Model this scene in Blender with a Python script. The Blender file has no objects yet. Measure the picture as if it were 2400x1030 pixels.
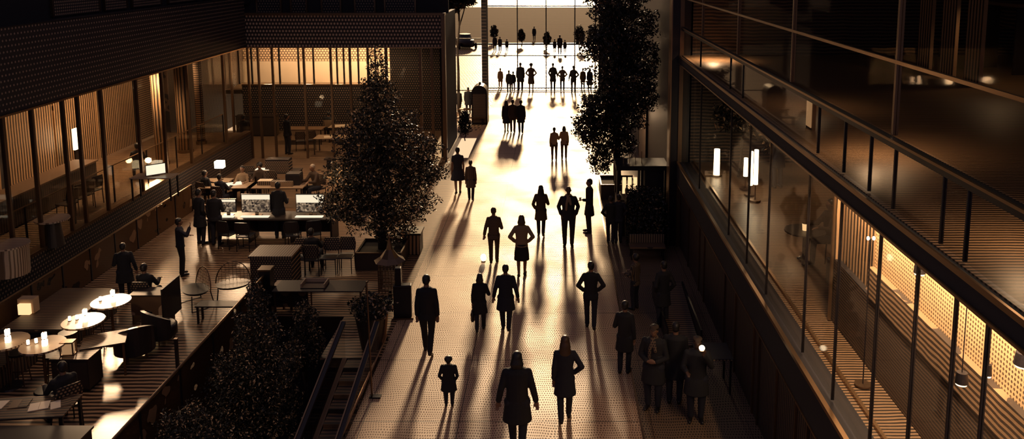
import bpy, bmesh, math, random
import numpy as np
from mathutils import Vector, Matrix
from math import sin, cos, pi, radians as R
random.seed(7); rng = np.random.RandomState(7)
S = bpy.context.scene; COL = S.collection
CAMH = 8.75; F = 1900.0; PX, PY = 1300.0, 172.0; PIT = R(8)

# ------------------------------------------------------------------ pixel -> world point (used to read positions off the photograph)
def ray(px, py):
    u = (px-PX)/F; v = (PY-py)/F
    return u, cos(PIT)+v*sin(PIT), -sin(PIT)+v*cos(PIT)
def G(px, py, z=0.0):
    u, a, b = ray(px, py); t = (z-CAMH)/b
    return u*t, a*t, z
def AX(px, py, X):
    u, a, b = ray(px, py); t = X/u
    return X, a*t, CAMH+b*t
def AY(px, py, Y):
    u, a, b = ray(px, py); t = Y/a
    return u*t, Y, CAMH+b*t

# ------------------------------------------------------------------ camera
cd = bpy.data.cameras.new('camera'); cam = bpy.data.objects.new('camera', cd); COL.objects.link(cam)
cam.location = (0, 0, CAMH); cam.rotation_euler = (R(90)-PIT, 0, 0)
cd.sensor_fit = 'HORIZONTAL'; cd.sensor_width = 36; cd.lens = 36*F/2400
cd.shift_x = (1200-PX)/2400; cd.shift_y = -(515-PY)/2400; cd.clip_end = 600
S.camera = cam
S.view_settings.view_transform = 'Standard'; S.view_settings.look = 'None'
S.view_settings.exposure = 0; S.view_settings.gamma = 1; S.view_settings.use_curve_mapping = False
S.cycles.max_bounces = 6; S.cycles.diffuse_bounces = 2; S.cycles.glossy_bounces = 3; S.cycles.transparent_max_bounces = 24
S.cycles.sample_clamp_indirect = 4; S.cycles.caustics_reflective = False; S.cycles.caustics_refractive = False
S.cycles.use_denoising = True

# ------------------------------------------------------------------ materials
M = {}
class NT:
    def __init__(s, m): s.m = m; s.n = m.node_tree.nodes; s.l = m.node_tree.links
    def add(s, t, **k):
        n = s.n.new(t)
        for a, b in k.items(): setattr(n, a, b)
        return n
    def math(s, op, a, b=None, clamp=False):
        n = s.n.new('ShaderNodeMath'); n.operation = op; n.use_clamp = clamp
        for i, v in enumerate((a, b)):
            if v is None: continue
            if isinstance(v, (int, float)): n.inputs[i].default_value = v
            else: s.l.new(v, n.inputs[i])
        return n.outputs[0]
    def mix(s, f, c1, c2):
        n = s.n.new('ShaderNodeMixRGB')
        for i, v in ((0, f), (1, c1), (2, c2)):
            if isinstance(v, (int, float)): n.inputs[i].default_value = v
            elif isinstance(v, tuple): n.inputs[i].default_value = (*v, 1) if len(v) == 3 else v
            else: s.l.new(v, n.inputs[i])
        return n.outputs[0]
def base(name, col, rough=.6, metal=0, spec=.5):
    m = bpy.data.materials.new(name); m.use_nodes = True
    b = m.node_tree.nodes['Principled BSDF']
    b.inputs['Base Color'].default_value = (*col, 1); b.inputs['Roughness'].default_value = rough
    b.inputs['Metallic'].default_value = metal; b.inputs['Specular IOR Level'].default_value = spec
    M[name] = m; return m, NT(m), b
def coords(t, warp=0, wscale=1.5):
    tc = t.add('ShaderNodeTexCoord'); src = tc.outputs['Object']
    if warp:
        no = t.add('ShaderNodeTexNoise'); no.inputs['Scale'].default_value = wscale; no.inputs['Detail'].default_value = 2
        t.l.new(src, no.inputs['Vector'])
        sub = t.add('ShaderNodeVectorMath', operation='SUBTRACT'); t.l.new(no.outputs['Color'], sub.inputs[0]); sub.inputs[1].default_value = (.5, .5, .5)
        sc = t.add('ShaderNodeVectorMath', operation='SCALE'); t.l.new(sub.outputs[0], sc.inputs[0]); sc.inputs['Scale'].default_value = warp
        ad = t.add('ShaderNodeVectorMath', operation='ADD'); t.l.new(src, ad.inputs[0]); t.l.new(sc.outputs[0], ad.inputs[1])
        src = ad.outputs[0]
    sp = t.add('ShaderNodeSeparateXYZ'); t.l.new(src, sp.inputs[0])
    return {'x': sp.outputs[0], 'y': sp.outputs[1], 'z': sp.outputs[2]}
def stripe(t, c, period, duty):      # 1 where inside the stripe
    return t.math('LESS_THAN', t.math('FRACT', t.math('DIVIDE', c, period)), duty)
def lines(name, c1, c2, axis, period, duty=.45, rough=.6, metal=0, warp=0, spec=.5):
    m, t, b = base(name, c1, rough, metal, spec); c = coords(t, warp)
    s = stripe(t, c[axis], period, duty)
    t.l.new(t.mix(s, c1, c2), b.inputs['Base Color'])
    return m
def dots(name, c1, c2, ax, p, r=.3, rough=.6, metal=0, warp=0, spec=.5, stagger=True):
    m, t, b = base(name, c1, rough, metal, spec); c = coords(t, warp)
    u = t.math('DIVIDE', c[ax[0]], p[0]); v = t.math('DIVIDE', c[ax[1]], p[1])
    if stagger:
        row = t.math('FLOOR', v); u = t.math('ADD', u, t.math('MULTIPLY', row, .5))
    du = t.math('SUBTRACT', t.math('FRACT', u), .5); dv = t.math('SUBTRACT', t.math('FRACT', v), .5)
    d = t.math('SQRT', t.math('ADD', t.math('MULTIPLY', du, du), t.math('MULTIPLY', dv, dv)))
    s = t.math('LESS_THAN', d, r)
    t.l.new(t.mix(s, c1, c2), b.inputs['Base Color'])
    return m, t, b, s
# stone walkway: pale stone set with rows of small dark insets
def stone(name, c1, c2, p, r, rough, spec=.5):
    m, t, b, s = dots(name, c1, c2, 'xy', p, r, rough, 0, .22, spec)
    no = t.add('ShaderNodeTexNoise'); no.inputs['Scale'].default_value = .55; no.inputs['Detail'].default_value = 5
    tc = t.add('ShaderNodeTexCoord'); t.l.new(tc.outputs['Object'], no.inputs['Vector'])
    rr = t.add('ShaderNodeMapRange'); rr.inputs[1].default_value = .3; rr.inputs[2].default_value = .7
    rr.inputs[3].default_value = rough-.07; rr.inputs[4].default_value = rough+.09
    t.l.new(no.outputs[0], rr.inputs[0])
    t.l.new(t.math('ADD', rr.outputs[0], t.math('MULTIPLY', s, .25)), b.inputs['Roughness'])
    c = coords(t)
    gx = stripe(t, c['x'], 1.83, .008); gy = stripe(t, c['y'], 2.4, .008)
    old = b.inputs['Base Color'].links[0].from_socket
    t.l.new(t.mix(t.math('MAXIMUM', gx, gy), old, (.03, .018, .012)), b.inputs['Base Color'])
    bp = t.add('ShaderNodeBump'); bp.inputs['Strength'].default_value = .25; bp.inputs['Distance'].default_value = .01
    n2 = t.add('ShaderNodeTexNoise'); n2.inputs['Scale'].default_value = 9; t.l.new(tc.outputs['Object'], n2.inputs['Vector'])
    t.l.new(n2.outputs[0], bp.inputs['Height']); t.l.new(bp.outputs[0], b.inputs['Normal'])
    return m
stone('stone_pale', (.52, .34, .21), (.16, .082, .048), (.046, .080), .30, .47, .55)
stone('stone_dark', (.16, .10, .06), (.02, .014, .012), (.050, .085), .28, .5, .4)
stone('plaza_stone', (.50, .31, .17), (.08, .045, .025), (.22, .5), .28, .42, .6)
lines('asphalt', (.07, .04, .025), (.16, .09, .055), 'y', 1.6, .5, .95, 0, .4, .05)
lines('deck_wood', (.028, .017, .012), (.36, .22, .125), 'y', .14, .5, .33, 0, .12)
lines('deck_dark', (.02, .014, .012), (.15, .085, .045), 'y', .12, .45, .5, 0, .05)
lines('room_floor', (.028, .018, .012), (.34, .21, .12), 'y', .15, .5, .4, 0, .12)
lines('room_floor_fine', (.028, .018, .012), (.30, .185, .105), 'y', .075, .48, .4, 0, .07)
lines('bench_wood', (.03, .02, .015), (.20, .115, .06), 'y', .085, .4, .55, 0, .03)
lines('bench_slats', (.03, .02, .015), (.22, .15, .10), 'x', .07, .5, .55)
base('black_metal', (.014, .011, .014), .4, .3)
base('dark_plaster', (.014, .011, .014), .8)
base('bronze', (.16, .10, .06), .35, .8)
base('rail_metal', (.32, .20, .11), .3, .9)
base('dark_wood', (.03, .02, .016), .5)
base('mid_wood', (.17, .095, .05), .5)
lines('pale_top', (.14, .085, .05), (.50, .36, .24), 'y', .055, .6, .35, 0, .03)
base('paper', (.85, .72, .55), .6)
base('leather', (.012, .010, .013), .4)
base('soil', (.02, .014, .01), .9)
base('bark', (.035, .024, .017), .85)
base('skin', (.20, .10, .06), .55)
base('skin_dark', (.08, .04, .025), .55)
base('hair_dark', (.012, .009, .008), .5)
base('hair_brown', (.06, .03, .015), .45)
base('hair_grey', (.30, .24, .18), .5)
base('shoe', (.010, .008, .009), .3)
base('cloth_black', (.010, .009, .012), .85)
base('cloth_navy', (.012, .012, .022), .85)
base('cloth_brown', (.055, .032, .020), .85)
base('cloth_tan', (.25, .15, .085), .85)
base('cloth_cream', (.42, .28, .17), .85)
lines('cloth_stripe', (.02, .015, .015), (.16, .10, .06), 'x', .035, .4, .8)
dots('cloth_check', (.13, .08, .05), (.02, .015, .015), 'xz', (.045, .045), .34, .85)
dots('cloth_knit', (.30, .20, .12), (.10, .06, .035), 'xz', (.03, .03), .3, .85)
base('white_paint', (.5, .38, .27), .5)
dots('perforated_x', (.012, .010, .013), (.34, .24, .17), 'yz', (.13, .14), .19, .6)
dots('perforated_y', (.018, .013, .013), (.46, .33, .23), 'xz', (.14, .16), .30, .6)
dots('perforated_low', (.012, .010, .013), (.22, .15, .10), 'yz', (.11, .11), .24, .6)
dots('perforated_back', (.012, .010, .013), (.34, .22, .14), 'xz', (.12, .12), .20, .6)
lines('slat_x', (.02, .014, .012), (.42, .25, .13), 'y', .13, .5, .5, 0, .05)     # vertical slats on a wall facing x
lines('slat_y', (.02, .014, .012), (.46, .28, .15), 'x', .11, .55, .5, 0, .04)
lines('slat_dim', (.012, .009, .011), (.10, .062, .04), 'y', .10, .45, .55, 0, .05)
lines('hatch_wall', (.014, .010, .011), (.14, .085, .05), 'z', .10, .42, .6, 0, .09)
dots('lit_room_band', (.60, .40, .22), (.10, .055, .03), 'yz', (.055, .055), .30, .6, stagger=False)
lines('plank_strip', (.04, .026, .018), (.30, .18, .10), 'z', .075, .5, .55, 0, .08)
lines('plank_low', (.014, .010, .011), (.13, .08, .048), 'z', .05, .42, .6, 0, .08)
dots('curtain', (.03, .02, .016), (.40, .25, .14), 'yz', (.10, .09), .33, .7, stagger=False)
dots('gallery_print', (.10, .06, .035), (.52, .34, .21), 'xz', (.16, .13), .38, .7)
dots('weave', (.012, .010, .012), (.30, .19, .11), 'xz', (.07, .06), .30, .6)
# glass, mesh glass, emitters
def glass(name, tint, gloss=.10, pattern=None, pc=(.2, .12, .07)):
    m = bpy.data.materials.new(name); m.use_nodes = True; t = NT(m); t.n.clear()
    o = t.add('ShaderNodeOutputMaterial'); tr = t.add('ShaderNodeBsdfTransparent'); tr.inputs[0].default_value = (*tint, 1)
    gl = t.add('ShaderNodeBsdfGlossy'); gl.inputs['Roughness'].default_value = .03; gl.inputs[0].default_value = (.9, .9, .9, 1)
    lw = t.add('ShaderNodeLayerWeight'); lw.inputs['Blend'].default_value = .25
    f = t.math('MULTIPLY', lw.outputs['Facing'], gloss*3, True)
    mx = t.add('ShaderNodeMixShader'); t.l.new(f, mx.inputs[0]); t.l.new(tr.outputs[0], mx.inputs[1]); t.l.new(gl.outputs[0], mx.inputs[2])
    out = mx.outputs[0]
    if pattern:      # fritted glass: thin printed lines
        c = coords(t, .04); df = t.add('ShaderNodeBsdfDiffuse'); df.inputs[0].default_value = (*pc, 1)
        a, b_ = pattern[0]; v = t.math('ADD', t.math('MULTIPLY', c[a], pattern[1]), t.math('MULTIPLY', c[b_], pattern[2]))
        s = stripe(t, v, pattern[3], pattern[4])
        m2 = t.add('ShaderNodeMixShader'); t.l.new(s, m2.inputs[0]); t.l.new(out, m2.inputs[1]); t.l.new(df.outputs[0], m2.inputs[2]); out = m2.outputs[0]
    t.l.new(out, o.inputs[0]); M[name] = m
glass('glass', (.92, .90, .86), .05)
glass('glass_far', (.93, .90, .84), .008)
glass('glass_frit', (.85, .83, .8), .05, ('yz', 0.0, 1.0, .09, .30), (.12, .075, .045))
glass('glass_slat', (.55, .52, .5), .04, ('yz', 1.0, 0.0, .10, .40), (.22, .13, .075))
def emit(name, col, st):
    m = bpy.data.materials.new(name); m.use_nodes = True; t = NT(m); t.n.clear()
    o = t.add('ShaderNodeOutputMaterial'); e = t.add('ShaderNodeEmission'); e.inputs[0].default_value = (*col, 1); e.inputs[1].default_value = st
    t.l.new(e.outputs[0], o.inputs[0]); M[name] = m
emit('glow_white', (1, .80, .52), 6); emit('glow_warm', (1, .62, .30), 1.3); emit('glow_dim', (1, .55, .26), .35)
emit('glow_screen_paper', (1, .86, .62), 1.1)  # screens, plus paper and trays whose brightness is painted as glow
def screen(name, top, seed):    # an on-screen page: pale header, pictures below
    m = bpy.data.materials.new(name); m.use_nodes = True; t = NT(m); t.n.clear()
    o = t.add('ShaderNodeOutputMaterial'); e = t.add('ShaderNodeEmission'); c = coords(t)
    hd = t.math('GREATER_THAN', c['z'], top)
    vo = t.add('ShaderNodeTexVoronoi', feature='F1', distance='CHEBYCHEV'); vo.inputs['Scale'].default_value = 17
    tc = t.add('ShaderNodeTexCoord'); t.l.new(tc.outputs['Object'], vo.inputs['Vector'])
    ln = stripe(t, c['z'], .035, .35)
    dark = t.mix(t.math('POWER', vo.outputs['Color'], 2.2), (.012, .009, .01), (.75, .52, .32))
    dark = t.mix(t.math('MULTIPLY', ln, .5), dark, (.01, .008, .01))
    wh = t.mix(t.math('MULTIPLY', ln, .12), (1, .86, .62), (.5, .35, .2))
    t.l.new(t.mix(hd, dark, wh), e.inputs[0]); e.inputs[1].default_value = 1.0
    t.l.new(e.outputs[0], o.inputs[0]); M[name] = m
screen('screen_page', .12, 1); screen('screen_page_b', .02, 2)
# leaves; the pale few paint light glints into the leaf colour
def leaf(name, cols, pos):
    m, t, b = base(name, cols[0], .45, 0, .4)
    g = t.add('ShaderNodeNewGeometry'); cr = t.add('ShaderNodeValToRGB'); cr.color_ramp.interpolation = 'CONSTANT'
    e = cr.color_ramp.elements; e[0].color = (*cols[0], 1); e[1].position = pos[0]; e[1].color = (*cols[1], 1)
    x = e.new(pos[1]); x.color = (*cols[2], 1)
    t.l.new(g.outputs['Random Per Island'], cr.inputs[0]); t.l.new(cr.outputs[0], b.inputs['Base Color'])
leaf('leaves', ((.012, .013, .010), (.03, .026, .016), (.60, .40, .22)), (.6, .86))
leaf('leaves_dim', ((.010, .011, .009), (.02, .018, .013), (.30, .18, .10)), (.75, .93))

# ------------------------------------------------------------------ mesh builder
class MB:
    def __init__(s): s.v = []; s.f = []
    def add(s, vs, fs):
        o = len(s.v); s.v += [tuple(p) for p in vs]; s.f += [tuple(i+o for i in f) for f in fs]; return s
    def box(s, x0, x1, y0, y1, z0, z1, rz=0, c=None):
        vs = [(x, y, z) for z in (z0, z1) for y in (y0, y1) for x in (x0, x1)]
        if rz:
            cx, cy = c or (0, 0)
            vs = [(cx+(x-cx)*cos(rz)-(y-cy)*sin(rz), cy+(x-cx)*sin(rz)+(y-cy)*cos(rz), z) for x, y, z in vs]
        return s.add(vs, [(0, 2, 3, 1), (4, 5, 7, 6), (0, 1, 5, 4), (2, 6, 7, 3), (0, 4, 6, 2), (1, 3, 7, 5)])
    def cyl(s, a, b, r0, r1=None, n=12):
        r1 = r0 if r1 is None else r1; a = Vector(a); b = Vector(b); d = (b-a).normalized()
        u = d.orthogonal().normalized(); w = d.cross(u)
        vs = []
        for p, r in ((a, r0), (b, r1)):
            for i in range(n):
                t = 2*pi*i/n; vs.append(p+u*cos(t)*r+w*sin(t)*r)
        fs = [(i, (i+1) % n, n+(i+1) % n, n+i) for i in range(n)] + [tuple(range(n))[::-1], tuple(range(n, 2*n))]
        return s.add(vs, fs)
    def ell(s, c, r, n=12, m=8, rot=None):
        vs = []; c = Vector(c)
        for j in range(m+1):
            ph = pi*j/m
            for i in range(n):
                t = 2*pi*i/n; p = Vector((r[0]*sin(ph)*cos(t), r[1]*sin(ph)*sin(t), r[2]*cos(ph)))
                if rot: p = rot @ p
                vs.append(c+p)
        fs = [(j*n+i, (j+1)*n+i, (j+1)*n+(i+1) % n, j*n+(i+1) % n) for j in range(m) for i in range(n)]
        return s.add(vs, fs)
    def cap(s, a, b, r0, r1):      # tapered capsule
        s.cyl(a, b, r0, r1, 12); s.ell(a, (r0,)*3); s.ell(b, (r1,)*3); return s
    def chain(s, pts):
        for (a, ra), (b, rb) in zip(pts, pts[1:]): s.cap(a, b, ra, rb)
        return s
    def loft(s, rings, n=20, caps=True):   # rings: (cx, cy, z, rx, ry)
        vs = []
        for cx, cy, z, rx, ry in rings:
            for i in range(n):
                t = 2*pi*i/n; vs.append((cx+rx*cos(t), cy+ry*sin(t), z))
        k = len(rings)
        fs = [(j*n+i, j*n+(i+1) % n, (j+1)*n+(i+1) % n, (j+1)*n+i) for j in range(k-1) for i in range(n)]
        if caps: fs += [tuple(range(n))[::-1], tuple(range((k-1)*n, k*n))]
        return s.add(vs, fs)
    def tube(s, pts, r, n=8):
        for a, b in zip(pts, pts[1:]): s.cyl(a, b, r, r, n)
        return s
    def mesh(s, name):
        me = bpy.data.meshes.new(name); me.from_pydata(s.v, [], s.f); me.update(); return me
    def build(s, name, mat, parent=None, loc=(0, 0, 0), rz=0, smooth=False, bevel=0):
        me = s.mesh(name); me.materials.append(M[mat])
        if smooth:
            for p in me.polygons: p.use_smooth = True
        o = bpy.data.objects.new(name, me); COL.objects.link(o); o.location = loc; o.rotation_euler = (0, 0, rz); o.parent = parent
        if bevel:
            b = o.modifiers.new('b', 'BEVEL'); b.width = bevel; b.segments = 2; b.limit_method = 'ANGLE'
        return o
def remesh(mb, name, mat, vox, parent=None, smooth=3):
    me = mb.mesh('tmp'); o = bpy.data.objects.new('tmp', me); COL.objects.link(o)
    m = o.modifiers.new('r', 'REMESH'); m.mode = 'VOXEL'; m.voxel_size = vox; m.use_smooth_shade = True
    if smooth:
        k = o.modifiers.new('s', 'SMOOTH'); k.iterations = smooth; k.factor = .5
    dg = bpy.context.evaluated_depsgraph_get(); n = bpy.data.meshes.new_from_object(o.evaluated_get(dg))
    bpy.data.objects.remove(o); bpy.data.meshes.remove(me)
    n.name = name; n.materials.clear(); n.materials.append(M[mat])
    for p in n.polygons: p.use_smooth = True
    r = bpy.data.objects.new(name, n); COL.objects.link(r); r.parent = parent
    return r
def tag(o, label, cat, group=None, kind=None):
    o['label'] = label; o['category'] = cat
    if group: o['group'] = group
    if kind: o['kind'] = kind
    return o
def thing(name, label, cat, loc=(0, 0, 0), rz=0, group=None):
    o = bpy.data.objects.new(name, None); COL.objects.link(o); o.location = loc; o.rotation_euler = (0, 0, rz); o.empty_display_size = .2
    return tag(o, label, cat, group)
def struct(name, mb, mat, parent=None, **k):
    o = mb.build(name, mat, parent, **k)
    if parent is None: o['kind'] = 'structure'
    return o
def copy_tree(o, parent=None):
    c = o.copy(); COL.objects.link(c); c.parent = parent
    for ch in list(o.children): copy_tree(ch, c)
    return c
def light(kind, loc, energy, col=(1, .55, .25), size=.3, rot=None, spot=None):
    l = bpy.data.lights.new('lamp_light', kind); l.energy = energy; l.color = col
    if kind == 'AREA': l.size = size
    elif kind != 'SUN': l.shadow_soft_size = size
    if spot: l.spot_size = spot; l.spot_blend = .6
    o = bpy.data.objects.new('lamp_light', l); COL.objects.link(o); o.location = loc
    if rot: o.rotation_euler = rot
    return o

# ================================================================== SETTING
WX = -3.85      # left edge of the walkway
RX = 3.85       # right glass wall
LXW = -13.4     # left glass wall
struct('floor', MB().box(WX, 1.62, 6, 54, -.4, 0), 'stone_pale')
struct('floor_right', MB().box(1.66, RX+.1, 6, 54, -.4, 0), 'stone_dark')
struct('trim_1', MB().box(1.62, 1.66, 6, 54, -.4, .004), 'rail_metal')
struct('floor_terrace', MB().box(-12.75, -7.2, 6, 19, -.4, 0).box(-13.4, WX, 19, 35.2, -.4, 0), 'deck_wood')
struct('floor_landing', MB().box(-5.2, WX, 16.9, 19, -.4, 0), 'deck_wood')
struct('floor_basement', MB().box(-7.6, WX, 5, 20, -4.2, -4), 'deck_dark')
struct('wall_basement_right', MB().box(WX-.12, WX-.02, 5, 19, -4, -.4), 'dark_plaster')
struct('wall_basement_left', MB().box(-7.3, -7.2, 5, 19, -4, -.4), 'dark_plaster')
struct('wall_basement_back', MB().box(-7.2, WX-.12, 19, 19.1, -4, -.4), 'dark_plaster')
struct('floor_plaza', MB().box(-40, 30, 54, 84, -.4, -.002), 'plaza_stone')
struct('floor_street', MB().box(-60, 60, 84, 150, -.4, -.003), 'asphalt')
struct('floor_promenade', MB().box(-60, 60, 150, 420, -.4, -.002), 'plaza_stone')
struct('trim_2', MB().box(-14, 14, 83.8, 84.1, 0, .12), 'black_metal')
struct('floor_street_left', MB().box(-14, WX, 41.0, 54, -.4, -.001), 'plaza_stone')

# ---- far glass front at Y = 54
FY = 54.0
fx = [AY(x, 130, FY)[0] for x in (1143, 1213, 1280, 1347, 1395)] + [RX]
z1, z2, z3 = AY(1200, 207, FY)[2], AY(1200, 130, FY)[2], AY(1200, 14, FY)[2]
z0 = 0.0
nwin = [0]
def bay(ax, c, a0, a1, zz, frame_mat='black_metal', pane='glass', t=.05, w=.05, rails=True, left=True):
    """one glazed bay: frame with pane as its child. ax 'y': plane at Y=c, running in x; ax 'x': plane at X=c running in y"""
    nwin[0] += 1; fm = MB(); 
    def bx(mb, p0, p1, q0, q1, d):
        if ax == 'y': mb.box(p0, p1, c-d, c+d, q0, q1)
        else: mb.box(c-d, c+d, p0, p1, q0, q1)
    if left: bx(fm, a0-w/2, a0+w/2, zz[0], zz[-1], t)
    if rails:
        for z in zz: bx(fm, a0+w/2, a1-w/2, z-w/2, z+w/2, t*.9)
    f = struct('window_%d' % nwin[0], fm, frame_mat)
    pm = MB(); bx(pm, a0+w/2, a1-w/2, zz[0], zz[-1], .006); pm.build('pane', pane, f)
    return f
for a, b in zip(fx, fx[1:]): bay('y', FY, a, b, [0, z1+.02, z2, z3, 9.0], pane='glass_far', w=.07, t=.06)
struct('trim_3', MB().box(fx[0]-.38, fx[0]-.05, FY-.2, FY+.2, 0, 9.4), 'perforated_low')
bay('y', FY, fx[0]-3.2, fx[0]-.4, [0, z2, 3.5, 9.0], pane='glass_far', w=.07)
struct('wall_far_right_shade', MB().box(RX-.9, RX+.3, FY, FY+.3, 0, 9), 'dark_plaster')  # solid section added to keep the sun off the right floor strip

# ---- right building
bz = [2.02, 2.66, 5.68, 5.92, 6.72, 7.62]
YR0, YR1 = 5.5, 24.0
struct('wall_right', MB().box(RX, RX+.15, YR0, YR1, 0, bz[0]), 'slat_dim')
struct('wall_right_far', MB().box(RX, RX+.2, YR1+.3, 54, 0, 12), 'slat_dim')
struct('trim_4', MB().box(RX-.14, RX+.25, YR0, YR1, bz[0], bz[1]), 'dark_plaster')
struct('trim_5', MB().box(RX-.17, RX-.10, YR0, YR1, bz[1]-.02, bz[1]+.04), 'rail_metal')
struct('trim_6', MB().box(RX-.16, RX-.14, YR0, YR1, bz[0]-.01, bz[0]+.02), 'rail_metal')
struct('floor_upper', MB().box(RX+.25, 14, YR0, YR1, bz[1]-.5, bz[1]-.02), 'room_floor_fine')
struct('ceiling_upper', MB().box(RX-.05, 14, YR0, YR1, bz[2], bz[3]-.02), 'dark_plaster')
struct('floor_top', MB().box(RX-.05, 14, YR0, YR1, bz[3]-.02, bz[3]), 'room_floor_fine')
struct('trim_7', MB().box(RX-.12, RX-.05, YR0, YR1, bz[2]-.05, bz[3]-.02), 'dark_plaster')
struct('trim_8', MB().box(RX-.15, RX-.12, YR0, YR1, bz[3]-.05, bz[3]+.01), 'rail_metal')
struct('trim_9', MB().box(RX-.15, RX-.12, YR0, YR1, bz[2]-.03, bz[2]+.0), 'rail_metal')
struct('trim_10', MB().box(RX-.09, RX-.02, YR0, YR1, bz[4]-.05, bz[4]+.05), 'black_metal')
struct('trim_11', MB().box(RX-.115, RX-.09, YR0, YR1, bz[4]+.02, bz[4]+.05), 'rail_metal')
struct('wall_right_room', MB().box(13.8, 14, YR0, YR1, bz[1], 12), 'dark_plaster')
struct('wall_right_end', MB().box(RX+.2, 14, YR1, YR1+.2, 0, 12), 'hatch_wall')
struct('ceiling_top', MB().box(RX, 14, YR0, YR1, 11.8, 12), 'dark_plaster')
# glazing of the lower storey, bay by bay
def ry(px): return AX(px, 400, RX)[1]
ys = sorted({round(ry(p), 2) for p in (1640, 1712, 1757, 1806, 1900, 1978, 2075, 2168, 2265, 2345)} | {YR0, YR1})
for a, b in zip(ys, ys[1:]): bay('x', RX, a, b, [bz[1]+.04, bz[2]-.06], pane='glass_frit' if b <= 9 and 0 else 'glass', w=.024, t=.02, rails=False)
ys2 = sorted({round(AX(p, 200, RX)[1], 2) for p in (1641, 1712, 1742, 1924, 1988, 2051, 2110, 2230, 2292)} | {YR0, YR1})
for a, b in zip(ys2, ys2[1:]): bay('x', RX, a, b, [bz[3]+.02, bz[4]-.06], pane='glass', w=.022, t=.02, rails=False)
for a, b in ((YR0, 9), (9, 13), (13, 16.9), (16.9, 21), (21, YR1)): bay('x', RX, a, b, [bz[4]+.06, 11.7], pane='glass_far', w=.05, t=.03, rails=False, frame_mat='bronze')
struct('trim_12', MB().box(RX-.06, RX-.02, YR0, YR1, bz[5]-.02, bz[5]+.02), 'rail_metal')
for k, y0 in enumerate((22.3, 20.6, 19.9, 17.4, 16.3, 14.7, 14.3, 13.1, 12.0, 11.4, 10.6)):
    struct('trim_%d' % (60+k), MB().box(RX-.04, RX, y0-.02, y0+.02, 0, bz[0]), 'rail_metal' if k % 3 else 'bronze')
# big column at the far end of the glass building
t = thing('column', 'tall dark column with a pale metal strip at end of glass building', 'column', (RX-.05, 24.25, 0))
MB().box(-.30, .30, -.25, .25, 0, 12).build('shaft', 'black_metal', t)
MB().box(-.08, .04, -.30, -.25, 0, 12).build('metal_strip', 'bronze', t)
MB().box(-.33, -.30, -.27, .25, 0, 12).build('edge_strip', 'rail_metal', t)
# slatted lower wall posts
for k, px in enumerate((1640, 1695, 1745, 1800)):
    pass
# inner wall; pale band colour stands in for a lit room behind glass (X = 4.7)
IX = 4.72
struct('wall_inner_low', MB().box(IX, IX+.1, YR0, 13.1, bz[1], 3.74), 'plank_low')
struct('wall_inner_strip', MB().box(IX-.03, IX+.1, YR0, 11.6, 3.74, 4.18), 'plank_strip')
struct('wall_inner_band', MB().box(IX+.06, IX+.16, YR0, 11.6, 4.10, 5.15), 'lit_room_band')
struct('wall_inner_rib', MB().box(IX+.10, IX+.2, 11.6, 13.1, 3.74, bz[2]), 'slat_x')
struct('wall_inner_sill', MB().box(IX-.03, IX+.06, YR0, 11.6, 4.18, 4.2), 'plank_strip')
struct('wall_inner_top', MB().box(IX-.02, IX+.3, YR0, 11.0, 5.02, bz[2]), 'plank_low')
for y0 in (6.3, 7.9, 9.5, 11.1):  # unseen strips added to brighten the band
    l = light('AREA', (4.30, y0, 5.50), 80, (1, .70, .44), .1, (0, R(-30), 0)); l.data.shape = 'RECTANGLE'; l.data.size = .12; l.data.size_y = 1.5
l = light('AREA', (IX-.15, 12.3, 5.5), 60, (1, .68, .40), .1, (0, R(-25), 0)); l.data.shape = 'RECTANGLE'; l.data.size = .12; l.data.size_y = 1.2
struct('wall_inner_end', MB().box(IX, 9, 13.1, 13.2, bz[1], bz[2]), 'slat_y')
struct('trim_13', MB().box(IX-.06, IX-.02, 13.08, 13.14, bz[1], bz[2]), 'rail_metal')
struct('trim_14', MB().box(RX+.35, RX+.40, YR0, YR1, bz[1]-.02, bz[1]+.03), 'rail_metal')
struct('wall_inner_dark', MB().box(7.6, 7.7, 13.3, 18.5, bz[1], bz[2]), 'dark_plaster')

# ---- left building
LY = [AX(p, 300, LXW)[1] for p in (5, 75, 150, 185, 240, 325, 385, 445, 530)]
LY = [9, 12.5, 16] + [round(y, 2) for y in LY] + [35.0]
FB, FT = 5.0, 7.1
struct('wall_left', MB().box(LXW-.2, LXW, 6, 35, 0, 1.2), 'perforated_low')
struct('trim_15', MB().box(LXW-.25, LXW+.05, 6, 35, 1.2, 1.28), 'bronze')
struct('floor_left_room', MB().box(-20, LXW-.2, 6, 35, .9, 1.2), 'room_floor')
struct('wall_left_fascia', MB().box(LXW-.3, LXW+.02, 6, 35, FB, FT), 'perforated_x')
struct('trim_50', MB().box(LXW-.3, LXW+.03, 6, 35, FT, FT+.03), 'black_metal')  # dark strip added so the fascia top doesn't show as sunlit
struct('trim_16', MB().box(LXW-.02, LXW+.05, 6, 35, FB-.05, FB), 'rail_metal')
struct('ceiling_left_room', MB().box(-20, LXW-.3, 6, 35, FB+.2, FB+.4), 'dark_plaster')
struct('wall_left_back', MB().box(-17.6, -17.5, 6, 35, 1.2, FB+.2), 'dark_plaster')
struct('wall_left_upper', MB().box(LXW-1.4, LXW-1.2, 6, 36.6, FT-.35, 12), 'dark_plaster')
struct('floor_left_roof', MB().box(LXW-1.2, LXW-.3, 6, 36.6, FT-.3, FT-.1), 'dark_plaster')
for i, (a, b) in enumerate(zip(LY, LY[1:])): bay('x', LXW, a, b, [1.28, FB-.05], pane='glass', w=.07, t=.05, rails=False, frame_mat='bronze')
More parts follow.
